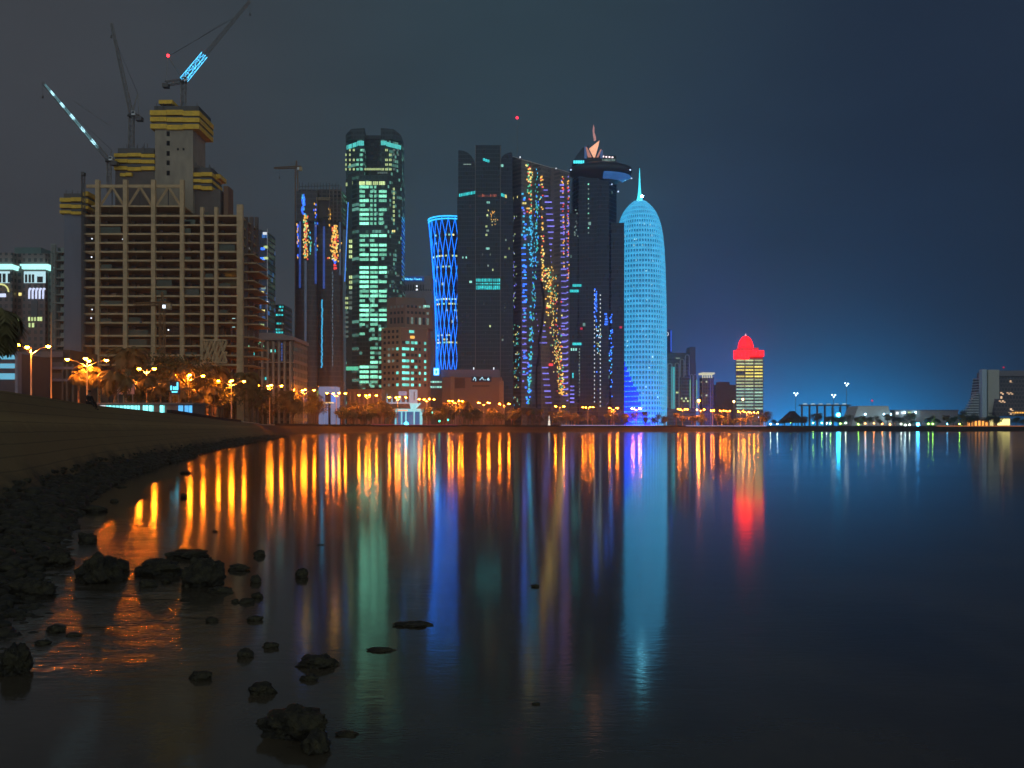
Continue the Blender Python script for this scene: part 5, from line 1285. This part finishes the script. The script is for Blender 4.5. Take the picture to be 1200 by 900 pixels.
# ------------------------------------------------------------------ street lamps
SPOT = [None]
def make_lamp(u, head_v, rz, n_arm=4, zl=None, arm=4.0, r=.45):
    zh = 18.0 if zl is None else zl; Y = (zh - EYE) * F / (VH - head_v)
    root = thing('street_lamp', 'x', 'street lamp', (PX(u, Y), Y, 4.0), None, rz); h = zh - 4
    MB().lathe([(.32, 0), (.30, .8), (.16, 1.0), (.14, h * .6), (.11, h - .4), (.05, h - .2)], 8).build('pole', POLE, root)
    MB().box(-.4, .4, -.4, .4, 0, .25).build('base', STEEL, root)
    for k in range(n_arm):
        a = 2 * math.pi * k / n_arm; c, s_ = math.cos(a), math.sin(a)
        MB().path([(0, 0, h - 1.6), (c * arm * .5, s_ * arm * .5, h - .5), (c * arm, s_ * arm, h + .05)], .07).build('arm', POLE, root)
        hd = MB().lathe([(.16, h + .42), (r * .95, h + .22), (r, h + .1)], 10, c * arm, s_ * arm).build('lamp_head', STEEL, root)
        MB().ball((c * arm, s_ * arm, h), r, 8, 6, .75).build('bulb', SODIUM, hd)
    if SPOT[0] is None:
        SPOT[0] = bpy.data.lights.new('lamp_light', 'SPOT'); SPOT[0].energy = 17000; SPOT[0].color = (1, .27, .03)
        SPOT[0].spot_size = R(156); SPOT[0].spot_blend = .5; SPOT[0].shadow_soft_size = .5
    put('lamp_light', SPOT[0], root, (0, 0, h - .6))      # the downward light of the lamp's own heads
    return root
lamps = []
def shore_at(u, d):
    lo, hi = 12.5, 22.5
    for _ in range(40):
        mid = (lo + hi) / 2; x, y = inland(mid, d)
        if UC + x / y * F < u: lo = mid
        else: hi = mid
    return inland(lo, d)
L0 = make_lamp(102, 421.5, R(20)); lamps.append((102, L0))
def lamp_copy(u, v, rz=R(20), arm4=True):
    Y = 15.4 * F / (VH - v); sc_ = 1.0
    if u > 290:      # on the promenade itself
        x, Y = shore_at(u, 13); sc_ = (PZ(v, Y) - 4) / 14.0
    o = dup(L0, (PX(u, Y), Y, 4.0), rz, sc_); lamps.append((u, o))
L3 = make_lamp(36.5, 405.5, R(0), 3, arm=3.0, r=.42); L3.rotation_euler = (0, 0, R(10)); lamps.append((36.5, L3))
L2 = make_lamp(172, 432, R(4), 2, arm=1.9, r=.48); lamps.append((172, L2))
for u, v, rz in ((221, 440, 24), (271, 446.5, 20), (316, 451.8, 22), (356, 457, 20), (394, 460.8, 28), (431, 463.2, 20), (466, 465.5, 18), (500, 467.7, 24), (534, 469.8, 30), (567, 472, 38),
                 (591, 473.2, 40), (656, 476.2, 36), (689, 477.2, 18), (719, 478, 30), (746, 478.7, 22), (800, 479.6, 16), (821, 480, 35)):
    lamp_copy(u, v, R(rz))
for u, v in ((835, 481), (846, 481.2), (853, 481.4), (868, 482), (875, 482.6), (881, 483), (886, 483.2)):
    x, Y = shore_at(u, 16); o = dup(L2, (PX(u, Y), Y, 4.0), R(u), (PZ(v, Y) - 4) / 14.0); lamps.append((u, o))
label_row(lamps, 'orange street lamp', 'orange street lamps along the waterfront road')
L3['label'] = 'three armed orange street lamp at the far left, beside the palm'
L2['label'] = 'two armed orange street lamp between tall palms left of the cyan sign'
# a few odd lamps
for u, v, zl, nm, lab in ((819, 469.5, 26, 'amber lamp on a tall post right of the green arched tower', None), (860, 470.5, 24, 'cream lamp on a tall post at the foot of the red domed tower, left one', 1), (870.5, 468, 26, 'yellow lamp on a tall post before the red domed tower', 1)):
    Y = (zl - EYE) * F / (VH - v); r_ = thing('tall_lamp', nm, 'lamp post', (PX(u, Y), Y, 4))
    MB().lathe([(.25, 0), (.12, zl - 4.3)], 8).build('pole', POLE, r_)
    MB().ball((0, 0, zl - 4), .85).build('bulb', glow('cream_bulb', (1, .62, .18), 14, sample=True) if lab else SODIUM, r_)
fp = thing('flagpole', 'tall thin pale pole standing right of the three armed street lamp', 'flagpole', (PX(60, 190), 190, 4))
MB().lathe([(.16, 0), (.13, 5), (.09, 22)], 8).build('pole', mat('warm_pole', (.55, .42, .22), .5), fp); MB().box(-.35, .35, -.35, .35, 0, .4).build('base', CONC, fp)
for u, v, nm in ((506.5, 483.5, 'green signal lamp on a post right of the cyan kiosk, highest of three'), (515, 493.5, 'green signal lamp low by a palm trunk right of the cyan kiosk'), (525, 492, 'dim green signal lamp farthest right of the cyan kiosk')):
    Y = 680; r_ = thing('signal_lamp', nm, 'traffic light', (PX(u, Y), Y, 4)); z = PZ(v, Y) - 4
    MB().bar((0, 0, 0), (0, 0, z), .1).build('post', STEEL, r_); MB().box(-.5, .5, 0, .5, z - .9, z + .9).build('housing', STEEL, r_)
    MB().ball((0, -.1, z), .62).build('lens', glow('signal_green', (.03, .85, .55), 5 if v < 485 or v > 493 else 2), r_)
# lights near the right shore
SH_G = glow('shore_green', (.35, .95, .08), 70, sample=True); SH_W = glow('shore_white', (.8, 1, .7), 60, sample=True); SH_B = glow('shore_blue', (.1, .5, 1), 60, sample=True); SH_O = glow('shore_orange', (1, .3, .05), 60, sample=True)
shore = []
for u, v, m_, c_ in ((895, 491, SH_B, 'blue'), (889, 489, SH_B, 'blue'), (903, 497, SH_W, 'white'), (911, 497, SH_W, 'white'), (920, 494, SH_G, 'green'), (927, 496, SH_G, 'green'), (943, 495, SH_G, 'green'), (953, 496, SH_G, 'green'), (963, 496, SH_G, 'green'), (969, 496.5, SH_W, 'white'), (973, 496.5, SH_G, 'green'),
                   (985, 496.5, SH_G, 'green'), (991, 496, SH_W, 'white'), (1006, 497.5, SH_G, 'green'), (1014, 496.5, SH_O, 'orange'), (1024, 496.5, SH_O, 'orange'), (1034, 497, SH_O, 'orange'), (1043, 497.5, SH_O, 'orange'), (1056, 497, SH_W, 'white'), (1061, 498.5, SH_W, 'white'), (1066, 498, SH_W, 'white'), (1088, 497, SH_G, 'green'), (1093, 497, SH_G, 'green'), (1110, 497, SH_B, 'blue'), (1124.5, 497, SH_G, 'green')):
    Y = 905; r_ = thing('shore_lamp', '%s garden lamp on a short post' % c_, 'garden lamp', (PX(u, Y), Y, 4)); z = PZ(v, Y) - 4
    MB().bar((0, 0, 0), (0, 0, z), .1).build('post', STEEL, r_); MB().ball((0, 0, z + .2), .45).build('globe', m_, r_); shore.append((u, r_, c_))
for cc in ('blue', 'white', 'green', 'orange'):
    label_row([(u, o) for u, o, c_ in shore if c_ == cc], '%s garden lamp on the far shore' % cc, 'garden lamps on the far right shore')
# car light trails along the quay, put in as fixed glowing strips
def quay_trail(t0, t1, m_, label):
    tag(wall(t0, t1, .15, .35, 4.95 if t0 < 19 else 4.6, 5.22 if t0 < 19 else 5.0, .05).build('car_light_trail', m_), label, 'light strip', 'car light trails along the quay')
quay_trail(18.3, 18.92, glow('strip_lilac', (.62, .50, .85), .9, var=.5, scale=.12), 'lilac white car light trail along the quay edge below the cyan bullet tower')
quay_trail(19.05, 19.5, glow('strip_lilac', (.62, .50, .85), .9, var=.5, scale=.12), 'lilac white car light trail along the quay edge below the green arched tower')
quay_trail(16.55, 17.5, glow('strip_red', (.85, .10, .14), .35, var=.5, scale=.12), 'dim red car light trail along the quay edge below the cyan kiosk')
quay_trail(20.5, 21.3, glow('strip_orange', (1, .30, .06), .7, var=.6, scale=.08), 'orange car light trail along the quay edge below the white sloped hall')

# ------------------------------------------------------------------ trees
def palm_mesh(seed, droop=1.0, nf=26, ln=3.2):
    r = random.Random(seed); mb = MB()
    for k in range(nf):
        a = 2 * math.pi * k * .618 + r.uniform(-.2, .2); e = r.uniform(-.35, 1.25); L = ln * r.uniform(.8, 1.1)
        pts = []; p = Vector((0, 0, 0)); ang = e
        for q in range(7):
            pts.append(p.copy()); p = p + Vector((math.cos(a) * math.cos(ang), math.sin(a) * math.cos(ang), math.sin(ang))) * (L / 6); ang -= .30 * droop * (1 + q * .12)
        side = Vector((-math.sin(a), math.cos(a), 0))
        mb.path(pts, .035, 3)
        for q in range(1, 7):
            for h in (0, .5):
                c = pts[q - 1].lerp(pts[q], h); d = (pts[q] - pts[q - 1]).normalized(); w = ln * .27 * math.sin(math.pi * min(.97, (q - .3 + h) / 7.2)) + .1
                for s_ in (-1, 1):
                    tip = c + side * s_ * w + d * w * .7 - Vector((0, 0, w * .45)); o = d * (ln * .045)
                    mb.add([c - o, c + o, tip + o * .3, tip - o * .3], [(0, 1, 2, 3)])
    return mb
def make_palm(seed, h, ln, droop):
    root = thing('palm_tree', 'x', 'palm tree', (0, 0, 0)); r = random.Random(seed)
    lean = Vector((r.uniform(-.4, .4), r.uniform(-.4, .4), 0)); pts = [lean * (q / 6) ** 2 + Vector((0, 0, h * q / 6)) for q in range(7)]
    mb = MB()
    for q, (a, b) in enumerate(zip(pts, pts[1:])): mb.bar(a, b, .30 - .02 * q + (.06 if q == 0 else 0), .28 - .02 * q, 8)
    mb.ball(pts[-1], .42, 8, 5, 1.4); mb.build('trunk', PALMBARK, root)
    palm_mesh(seed, droop, 28, ln).build('crown', PALMLEAF, root, tuple(pts[-1])); return root
def make_tree(seed, h, rad_, m_):
    root = thing('round_tree', 'x', 'tree', (0, 0, 0)); r = random.Random(seed); mb = MB(); lv = MB()
    mb.bar((0, 0, 0), (.1, 0, h * .42), .20, .14, 7); ends = []
    for k in range(7):
        a = 2 * math.pi * k / 7 + r.uniform(-.3, .3); q = Vector((math.cos(a) * rad_ * r.uniform(.4, .75), math.sin(a) * rad_ * r.uniform(.4, .75), h * r.uniform(.55, .88)))
        mb.bar((.1, 0, h * .40), q, .09, .03, 5); ends.append(q)
    ends += [Vector((r.uniform(-.3, .3) * rad_, r.uniform(-.3, .3) * rad_, h * r.uniform(.7, .95))) for _ in range(4)]
    for e in ends:
        cr = rad_ * r.uniform(.30, .52)
        for _ in range(95):
            d = Vector((r.gauss(0, 1), r.gauss(0, 1), r.gauss(0, .8))).normalized() * cr * r.random() ** .4; c = e + d; s_ = r.uniform(.12, .26)
            n_ = Vector((r.gauss(0, 1), r.gauss(0, 1), r.gauss(0, 1) + .5)).normalized(); u_ = n_.orthogonal().normalized() * s_; w_ = n_.cross(u_) * .7
            lv.add([c - u_, c - w_, c + u_, c + w_], [(0, 1, 2, 3)])
    mb.build('trunk', BARK, root); lv.build('crown', m_, root); return root
palms = [make_palm(3, 8.5, 3.2, 1.0), make_palm(4, 6.2, 3.4, 1.15), make_palm(9, 10.5, 2.9, .9)]
rounds = [make_tree(2, 6.5, 3.2, LEAF), make_tree(5, 8.0, 3.8, LEAF), make_tree(8, 5.2, 2.8, LEAF_D)]
used = set(); pl, rl = [], []
def place(proto_list, i, loc, rz, sc, store, u):
    p = proto_list[i]
    if id(p) not in used:
        used.add(id(p)); p.location = loc; p.rotation_euler = (0, 0, rz); p.scale = (sc, sc, sc); store.append((u, p)); return p
    o = dup(p, loc, rz, sc); store.append((u, o)); return o
rt = random.Random(21)
# tall lamplit palms on the left, each where it stands
for u, v, Y, i in ((92, 436, 212, 2), (103, 431, 214, 0), (116, 441, 225, 2), (134, 436, 208, 1), (147, 447, 236, 0), (160, 449, 240, 1), (172.5, 440, 216, 2), (181, 452, 240, 1), (188, 451, 236, 0), (199, 446, 234, 2), (213, 455, 262, 1), (230, 458, 270, 0), (243, 455, 285, 1)):
    h0 = (8.5, 6.2, 10.5)[i]; zc = PZ(v, Y) - 4; place(palms, i, (PX(u, Y), Y, 4), rt.random() * 6, max(.6, zc / (h0 + .8)), pl, u)
def scatter(t0, t1, n, d0, d1, kinds, smin, smax, jit=.5):
    for k in range(n):
        t = t0 + (t1 - t0) * (k + rt.uniform(-jit, jit)) / n; d = rt.uniform(d0, d1); t = max(9.6, min(22.6, t)); x, y = inland(t, d); u = UC + x / y * F
        if not -20 < u < 1230 or 459 < u < 497 or 378 < u < 396: continue
        kind, i = rt.choice(kinds); s_ = rt.uniform(smin, smax)
        if kind == 'p': place(palms, i, (x, y, 4.05), rt.random() * 6.28, s_, pl, u)
        else: place(rounds, i, (x, y, 4.05), rt.random() * 6.28, s_, rl, u)
K1 = [('p', 0), ('p', 1), ('r', 0), ('r', 1), ('p', 1), ('r', 2)]
scatter(12.2, 16.2, 62, 10, 34, [('p', 1), ('r', 0), ('r', 1), ('p', 0), ('r', 1)], 1.8, 2.5)
scatter(16.2, 18.2, 74, 6, 32, K1, 1.4, 2.1)
scatter(18.2, 19.6, 52, 5, 30, K1, 1.05, 1.55)
scatter(19.6, 20.8, 36, 8, 30, [('r', 2), ('r', 0), ('r', 2), ('r', 1), ('p', 1)], 1.1, 1.9)
scatter(20.8, 22.5, 40, 6, 30, [('r', 2), ('r', 2), ('r', 0)], 1.1, 2.0)
for u, v, Y, i in ((545, 0, 640, 0), (505, 0, 560, 0), (453, 0, 575, 2), (560, 0, 690, 2), (760, 0, 805, 0), (765, 0, 812, 2), (957, 0, 905, 1)):
    pass
label_row(pl, 'lamplit palm', 'palms along the waterfront'); label_row(rl, 'bushy round tree', 'round trees along the waterfront')
ep = thing('palm_tree', 'big near palm with drooping dark fronds cut off by the left edge of the photo', 'palm tree', (PX(-16, 58), 58, 4.15))
MB().bar((0, 0, 0), (.15, 0, 4.6), .34, .26, 10).ball((.15, 0, 4.8), .5, 8, 5, 1.3).build('trunk', PALMBARK, ep)
palm_mesh(31, 1.25, 40, 2.9).build('crown', PALMLEAF, ep, (.15, 0, 5.0))

# clipped hedge behind the quay
hd = MB(); r = random.Random(4)
for k in range(5200):
    t = 14.8 + 7.7 * r.random(); x, y = inland(t, 1.5 + r.random() * 3); c = Vector((x, y, 4 + r.random() * 1.9 * (.6 + .4 * noise.noise(Vector((x * .05, y * .05, 0)))))); s_ = r.uniform(.15, .45)
    n_ = Vector((r.gauss(0, 1), r.gauss(0, 1) - .5, r.gauss(0, 1))).normalized(); u_ = n_.orthogonal().normalized() * s_; w_ = n_.cross(u_)
    hd.add([c - u_, c - w_, c + u_, c + w_], [(0, 1, 2, 3)])
o = hd.build('hedge', LEAF_D); o['kind'] = 'stuff'

# ------------------------------------------------------------------ cars along the kerb
def make_car():
    r_ = thing('parked_car', 'x', 'car', (0, 0, 0))
    out = [(-2.2, .35), (2.15, .35), (2.25, .75), (1.3, .95), (.6, 1.42), (-1.1, 1.45), (-1.75, 1.0), (-2.25, .92)]
    MB().slab(out, -.85, .85).build('body', mat('car_paint', (.30, .30, .32), .3, .3), r_)
    for s_ in (-1, 1):
        gl = [(-1.5, 1.0), (1.05, 1.0), (.5, 1.36), (-1.0, 1.38)]
        MB().slab(gl, s_ * .87 - .015, s_ * .87 + .015).build('side_window', DARKGLASS, r_)
        for x in (-1.35, 1.35):
            w = MB().lathe([(.33, -.1), (.33, .1)], 12).build('wheel', mat('tyre', (.02, .02, .02), .9), r_, (x, s_ * .82, .33)); w.rotation_euler = (R(90), 0, 0)
        MB().ball((2.22, s_ * .6, .68), .17).build('headlight', glow('headlight', (.9, .95, 1), 12), r_)
        MB().ball((-2.22, s_ * .6, .75), .13).build('tail_light', glow('tail_light', (1, .02, .02), 6), r_)
    return r_
car0 = make_car(); cars = []
for k, u in enumerate((403, 408, 414, 421, 427, 433, 437, 540, 552, 577, 612, 617, 705, 770, 826, 842, 872)):
    lo, hi = 13.0, 21.0
    for _ in range(40):
        mid = (lo + hi) / 2; x, y = inland(mid, 10)
        if UC + x / y * F < u: lo = mid
        else: hi = mid
    x, y = inland(lo, 9.5); a, c = inland(lo - .05, 9.5), inland(lo + .05, 9.5); rz = math.atan2(c[1] - a[1], c[0] - a[0]) + (-1.2 if u < 440 else (math.pi if k % 2 else 0))
    if k == 0: car0.location = (x, y, 4.1); car0.rotation_euler = (0, 0, rz); cars.append((u, car0))
    else: cars.append((u, dup(car0, (x, y, 4.1), rz)))
label_row(cars, 'grey car with lit headlamps', 'cars parked along the promenade')

# ------------------------------------------------------------------ rocks
def weed_rock_mat():
    m, nt, b, tc = newmat('weedy_rock')
    n1 = tex(nt, tc.outputs['Object'], 6, 6, .7); n2 = tex(nt, tc.outputs['Object'], 26, 4, .7)
    c = color_mix(nt, n1.sstep(.4, .65), (.024, .019, .011), (.070, .058, .024))
    c = color_mix(nt, n2.sstep(.55, .75) * .7, c, (.15, .115, .040))
    nt.links.new(c, b.inputs['Base Color']); nt.links.new((n2 * .5 + .38).k, b.inputs['Roughness'])
    bp = nt.nodes.new('ShaderNodeBump'); bp.inputs['Distance'].default_value = .03
    nt.links.new((n1 * .7 + n2).k, bp.inputs['Height']); nt.links.new(bp.outputs[0], b.inputs['Normal']); return m
ROCK = weed_rock_mat()
import bmesh
def ico(sub):
    bm = bmesh.new(); bmesh.ops.create_icosphere(bm, subdivisions=sub, radius=1); v = [x.co.copy() for x in bm.verts]; f = [tuple(q.index for q in x.verts) for x in bm.faces]; bm.free(); return v, f
ICO5, ICO4, ICO3, ICO2 = ico(5), ico(4), ico(3), ico(2)
def rock_shape(seed, sx, sy, sz, base=ICO4, rough=.35, boxy=.25):
    o = Vector((seed * 7.31, seed * 3.7, seed * 1.9)); vs = []
    for p in base[0]:
        q = p.copy(); m_ = max(abs(q.x), abs(q.y), abs(q.z)); q = q.lerp(q / m_ * .85, boxy)
        d = 1 + rough * noise.noise(p * 1.2 + o) + rough * .5 * noise.noise(p * 2.7 + o) + rough * .28 * noise.noise(p * 6.5 + o) + rough * .20 * noise.noise(p * 14 + o) + rough * .14 * noise.noise(p * 31 + o)
        q = q * d; vs.append((q.x * sx, q.y * sy, q.z * sz))
    return vs, base[1]
rocks = [  # u, v at the water, width px, height px, label
    (107, 684, 52, 46, 'tall pointed weedy boulder, the biggest standing clear at the left shore'), (99, 637, 23, 17, 'round boulder in the orange reflections just above the tall pointed one'),
    (138, 670, 20, 20, 'small dark boulder touching the right side of the tall pointed one'), (181, 676, 56, 30, 'long low weedy rock in the middle of the boulder cluster'),
    (229, 688, 48, 46, 'blocky tall weedy rock at the right end of the boulder cluster'), (214, 655, 46, 17, 'flat rock slab behind the blocky rock of the cluster'), (171, 688, 20, 14, 'small rock at the near foot of the long low weedy rock'), (193, 684, 12, 9, 'tiny rock between the long low and the blocky rock'),
    (278, 669, 27, 11, 'flat weedy rock right of the boulder cluster'), (298, 683, 13, 13, 'small upright rock beside the orange glint right of the cluster'), (256, 695, 28, 10, 'low dark rock in front of the blocky rock'), (301, 701, 14, 10, 'small rock, upper of a touching pair right of the cluster'), (288, 707, 18, 9, 'small rock, lower of a touching pair right of the cluster'), (275, 706, 10, 6, 'tiny rock left of the touching pair'),
    (298, 728, 18, 10, 'small weedy rock below the touching pair'), (303, 652, 13, 11, 'small rock in open water above and right of the cluster'), (352, 677, 16, 17, 'upright dark rock alone in open water'), (247, 729, 13, 9, 'small rock ringed by orange glints'),
    (286, 771, 20, 15, 'round dark rock left of the wide weedy rock'), (316, 760, 19, 11, 'small rock at the left end of the long orange glint'), (234, 797, 26, 15, 'dark weedy rock alone at lower left water'), (370, 783, 44, 20, 'wide weedy rock left of the green reflection'), (361, 798, 22, 10, 'low rock just under the wide weedy rock'), (304, 815, 33, 20, 'greenish weedy rock above the largest foreground rock'),
    (339, 868, 86, 54, 'largest weedy rock in the foreground, broad domed top'), (368, 884, 30, 36, 'knobbly rock attached to the lower right of the largest foreground rock'), (405, 863, 27, 7, 'flat sliver of rock right of the largest foreground rock'), (482, 735, 45, 7, 'long flat rock between the green and blue reflections'), (446, 764, 31, 6, 'flat rock sliver lying in the green reflection'),
    (627, 688, 10, 5, 'tiny rock in the bright blue reflection'), (628, 826, 10, 4, 'tiny rock low in the green and blue reflection'), (375, 639, 9, 2, 'thin rock sliver in the teal reflection'),
    (72, 608, 19, 14, 'low boulder at the water edge in the leftmost glitter'), (104, 600, 28, 13, 'dark rock at the head of the left orange streaks'), (125, 568, 22, 8, 'low rock by the upper left water edge'), (140, 571, 14, 4, 'flat rock just off the upper left water edge'), (133, 588, 10, 5, 'small rock beside the widest orange streak'), (160, 616, 6, 2, 'speck of rock in a yellow streak'),
    (252, 623, 7, 4, 'speck of rock between streaks right of centre left'), (216, 555, 13, 5, 'low rock breaking the orange streaks near the bend'), (214, 583, 8, 8, 'small round rock inside a red orange streak'), (172, 553, 10, 4, 'small rock at the top of the first yellow streak'),
    (8, 792, 34, 44, 'dark weedy boulder at the lower left edge'), (36, 612, 40, 26, 'weedy boulder on the shore left of the glitter'), (30, 700, 50, 30, 'weedy shore boulder by the pale pool'), (62, 741, 22, 12, 'ragged rock in the shallows below the pale pool'), (84, 746, 18, 6, 'low ragged rock at the right of the shallows'), (48, 756, 18, 9, 'low rock in the shallows near the lower left boulder'), (60, 664, 44, 30, 'dark shore rock left of the tall pointed boulder'), (45, 640, 40, 20, 'weedy rock on the shore above the glitter')]
for i, (u, v, w, h_, lab) in enumerate(rocks):
    Y = EYE * F / (v - VH); px_ = Y / F; sx = w * px_ / 2; sz = h_ * px_
    sy = max(sx * .7, sz * .5) if h_ > 6 else sx * .6
    flat = h_ < w * .3
    vs, fs = rock_shape(i + 1, sx * .95, sy, sz * ((.52 if i in (0, 1, 2, 4, 15, 42, 44) else .42) if not flat else .5), ICO5 if w > 30 else ICO4, .44 if w > 20 else .36, .2 if i in (4, 5) else .02)
    o = MB().add(vs, fs, True).build('rock', ROCK, None, (PX(u, Y), Y + sy * .8, sz * (.16 if not flat else .02)), 0)
    tag(o, lab, 'rock', 'rocks in the shallows')
# boulder foot of the bank, far too many to count
rp = MB(); r = random.Random(17)
temps = [rock_shape(90 + k, 1, .85, .62, ICO2, .5, .35) for k in range(8)]
for k in range(6200):
    t = r.random() ** 1.6 * 12.4 + .2; s_ = r.betavariate(1.25, 1.9) * .60 - .07; p = bank_point(t, s_); d = max(9, p.length)
    size = r.uniform(.04, .15) * (1 if d < 25 else 1.5) * (1 + d / 120) * (1.5 if r.random() < .12 else 1)
    if s_ > .40: continue
    if s_ > .33: size *= .5
    if s_ < 0: size *= .7
    vs, fs = temps[k % 8]; a = r.random() * 6.28; c, s2 = math.cos(a), math.sin(a)
    rp.add([(p.x + size * (x * c - y * s2), p.y + size * (x * s2 + y * c), p.z + size * z + .02) for x, y, z in vs], fs, True)
o = rp.build('riprap', ROCK); o['kind'] = 'stuff'

# ------------------------------------------------------------------ someone sitting on top of the near bank
def skin(name, verts, edges, radii, m_, parent, sub=2):
    bm = bmesh.new(); lay = bm.verts.layers.skin.verify(); vs = [bm.verts.new(p) for p in verts]
    for i, (q, r_) in enumerate(zip(vs, radii)): q[lay].radius = (r_, r_); q[lay].use_root = (i == 0)
    for a, b in edges: bm.edges.new((vs[a], vs[b]))
    me = bpy.data.meshes.new(name); bm.to_mesh(me); bm.free(); me.materials.append(m_); o = put(name, me, parent)
    s_ = o.modifiers.new('skin', 'SKIN'); s_.use_smooth_shade = True
    o.modifiers.new('round', 'SUBSURF').render_levels = sub; return o
Yp = 65.0; bp0 = Vector((PX(105, Yp), Yp, 4.22))
pr = thing('person', 'person in dark clothes sitting on the bank top with legs hanging towards the water', 'person', bp0, None, R(-25))
CLOTH = mat('dark_cloth', (.022, .018, .016), .9, var=.3, scale=6); SKINM = mat('skin', (.25, .14, .09), .6, var=.1, scale=10); HAIR = mat('black_hair', (.008, .007, .006), .6)
# x points towards the water; seat at z = .1
V = [(0, 0, .16), (-.03, 0, .34), (-.05, 0, .52), (-.04, 0, .66), (-.02, 0, .74), (.01, 0, .86), (.02, 0, .95),
     (-.04, .19, .62), (.04, .24, .38), (.22, .20, .24), (-.04, -.19, .62), (.04, -.24, .38), (.22, -.20, .24),
     (.02, .10, .14), (.42, .12, .17), (.56, .12, -.24), (.66, .13, -.27), (.02, -.10, .14), (.40, -.13, .19), (.60, -.14, -.20), (.70, -.15, -.22)]
Ed = [(0, 1), (1, 2), (2, 3), (3, 4), (4, 5), (5, 6), (3, 7), (7, 8), (8, 9), (3, 10), (10, 11), (11, 12), (0, 13), (13, 14), (14, 15), (15, 16), (0, 17), (17, 18), (18, 19), (19, 20)]
Rd = [.15, .135, .15, .11, .055, .095, .075, .065, .048, .034, .065, .048, .034, .095, .07, .045, .035, .095, .07, .045, .035]
body = skin('body', V, Ed, Rd, SKINM, pr)
for s_ in (1, -1):
    hv = [(.22, .20 * s_, .24)]; he = []; hr = [.030]; hv.append((.28, .19 * s_, .215)); he.append((0, 1)); hr.append(.034)
    for k in range(4):
        b = len(hv); y = (.155 + .022 * k) * s_; hv += [(.325, y, .205), (.36, y, .185)]; he += [(1, b), (b, b + 1)]; hr += [.010, .008]
    b = len(hv); hv += [(.28, .15 * s_, .21), (.31, .135 * s_, .195)]; he += [(1, b), (b, b + 1)]; hr += [.012, .009]
    skin('hand', hv, he, hr, SKINM, pr, 1)
skin('jacket', [V[i] for i in (0, 1, 2, 3, 7, 8, 9, 10, 11, 12)], [(0, 1), (1, 2), (2, 3), (3, 4), (4, 5), (5, 6), (3, 7), (7, 8), (8, 9)], [.165, .155, .168, .125, .08, .064, .05, .08, .064, .05], CLOTH, pr)
skin('trousers', [V[i] for i in (0, 13, 14, 15, 17, 18, 19)], [(0, 1), (1, 2), (2, 3), (0, 4), (4, 5), (5, 6)], [.165, .112, .086, .062, .112, .086, .062], CLOTH, pr)
for s_, f in ((1, (.60, .125, -.29)), (-1, (.64, -.145, -.24))): MB().ball(f, .06, 10, 6, .8).ball((f[0] + .1, f[1], f[2] - .01), .052, 10, 6, .7).build('shoe', CLOTH, pr)
MB().ball((-.005, 0, .93), .103, 14, 9, 1.15).build('hair', HAIR, pr)
fc = MB().ball((.095, 0, .90), .017, 8, 5, 1.4).build('nose', SKINM, pr)
for s_ in (1, -1): MB().ball((.088, .034 * s_, .925), .013, 8, 5).build('eye', mat('eye_dark', (.03, .02, .02), .2), pr); MB().ball((.0, .098 * s_, .90), .024, 8, 5, 1.4).build('ear', SKINM, pr)
MB().ball((.09, 0, .858), .02, 8, 5, .4).build('mouth', mat('lip', (.25, .09, .08), .5), pr)
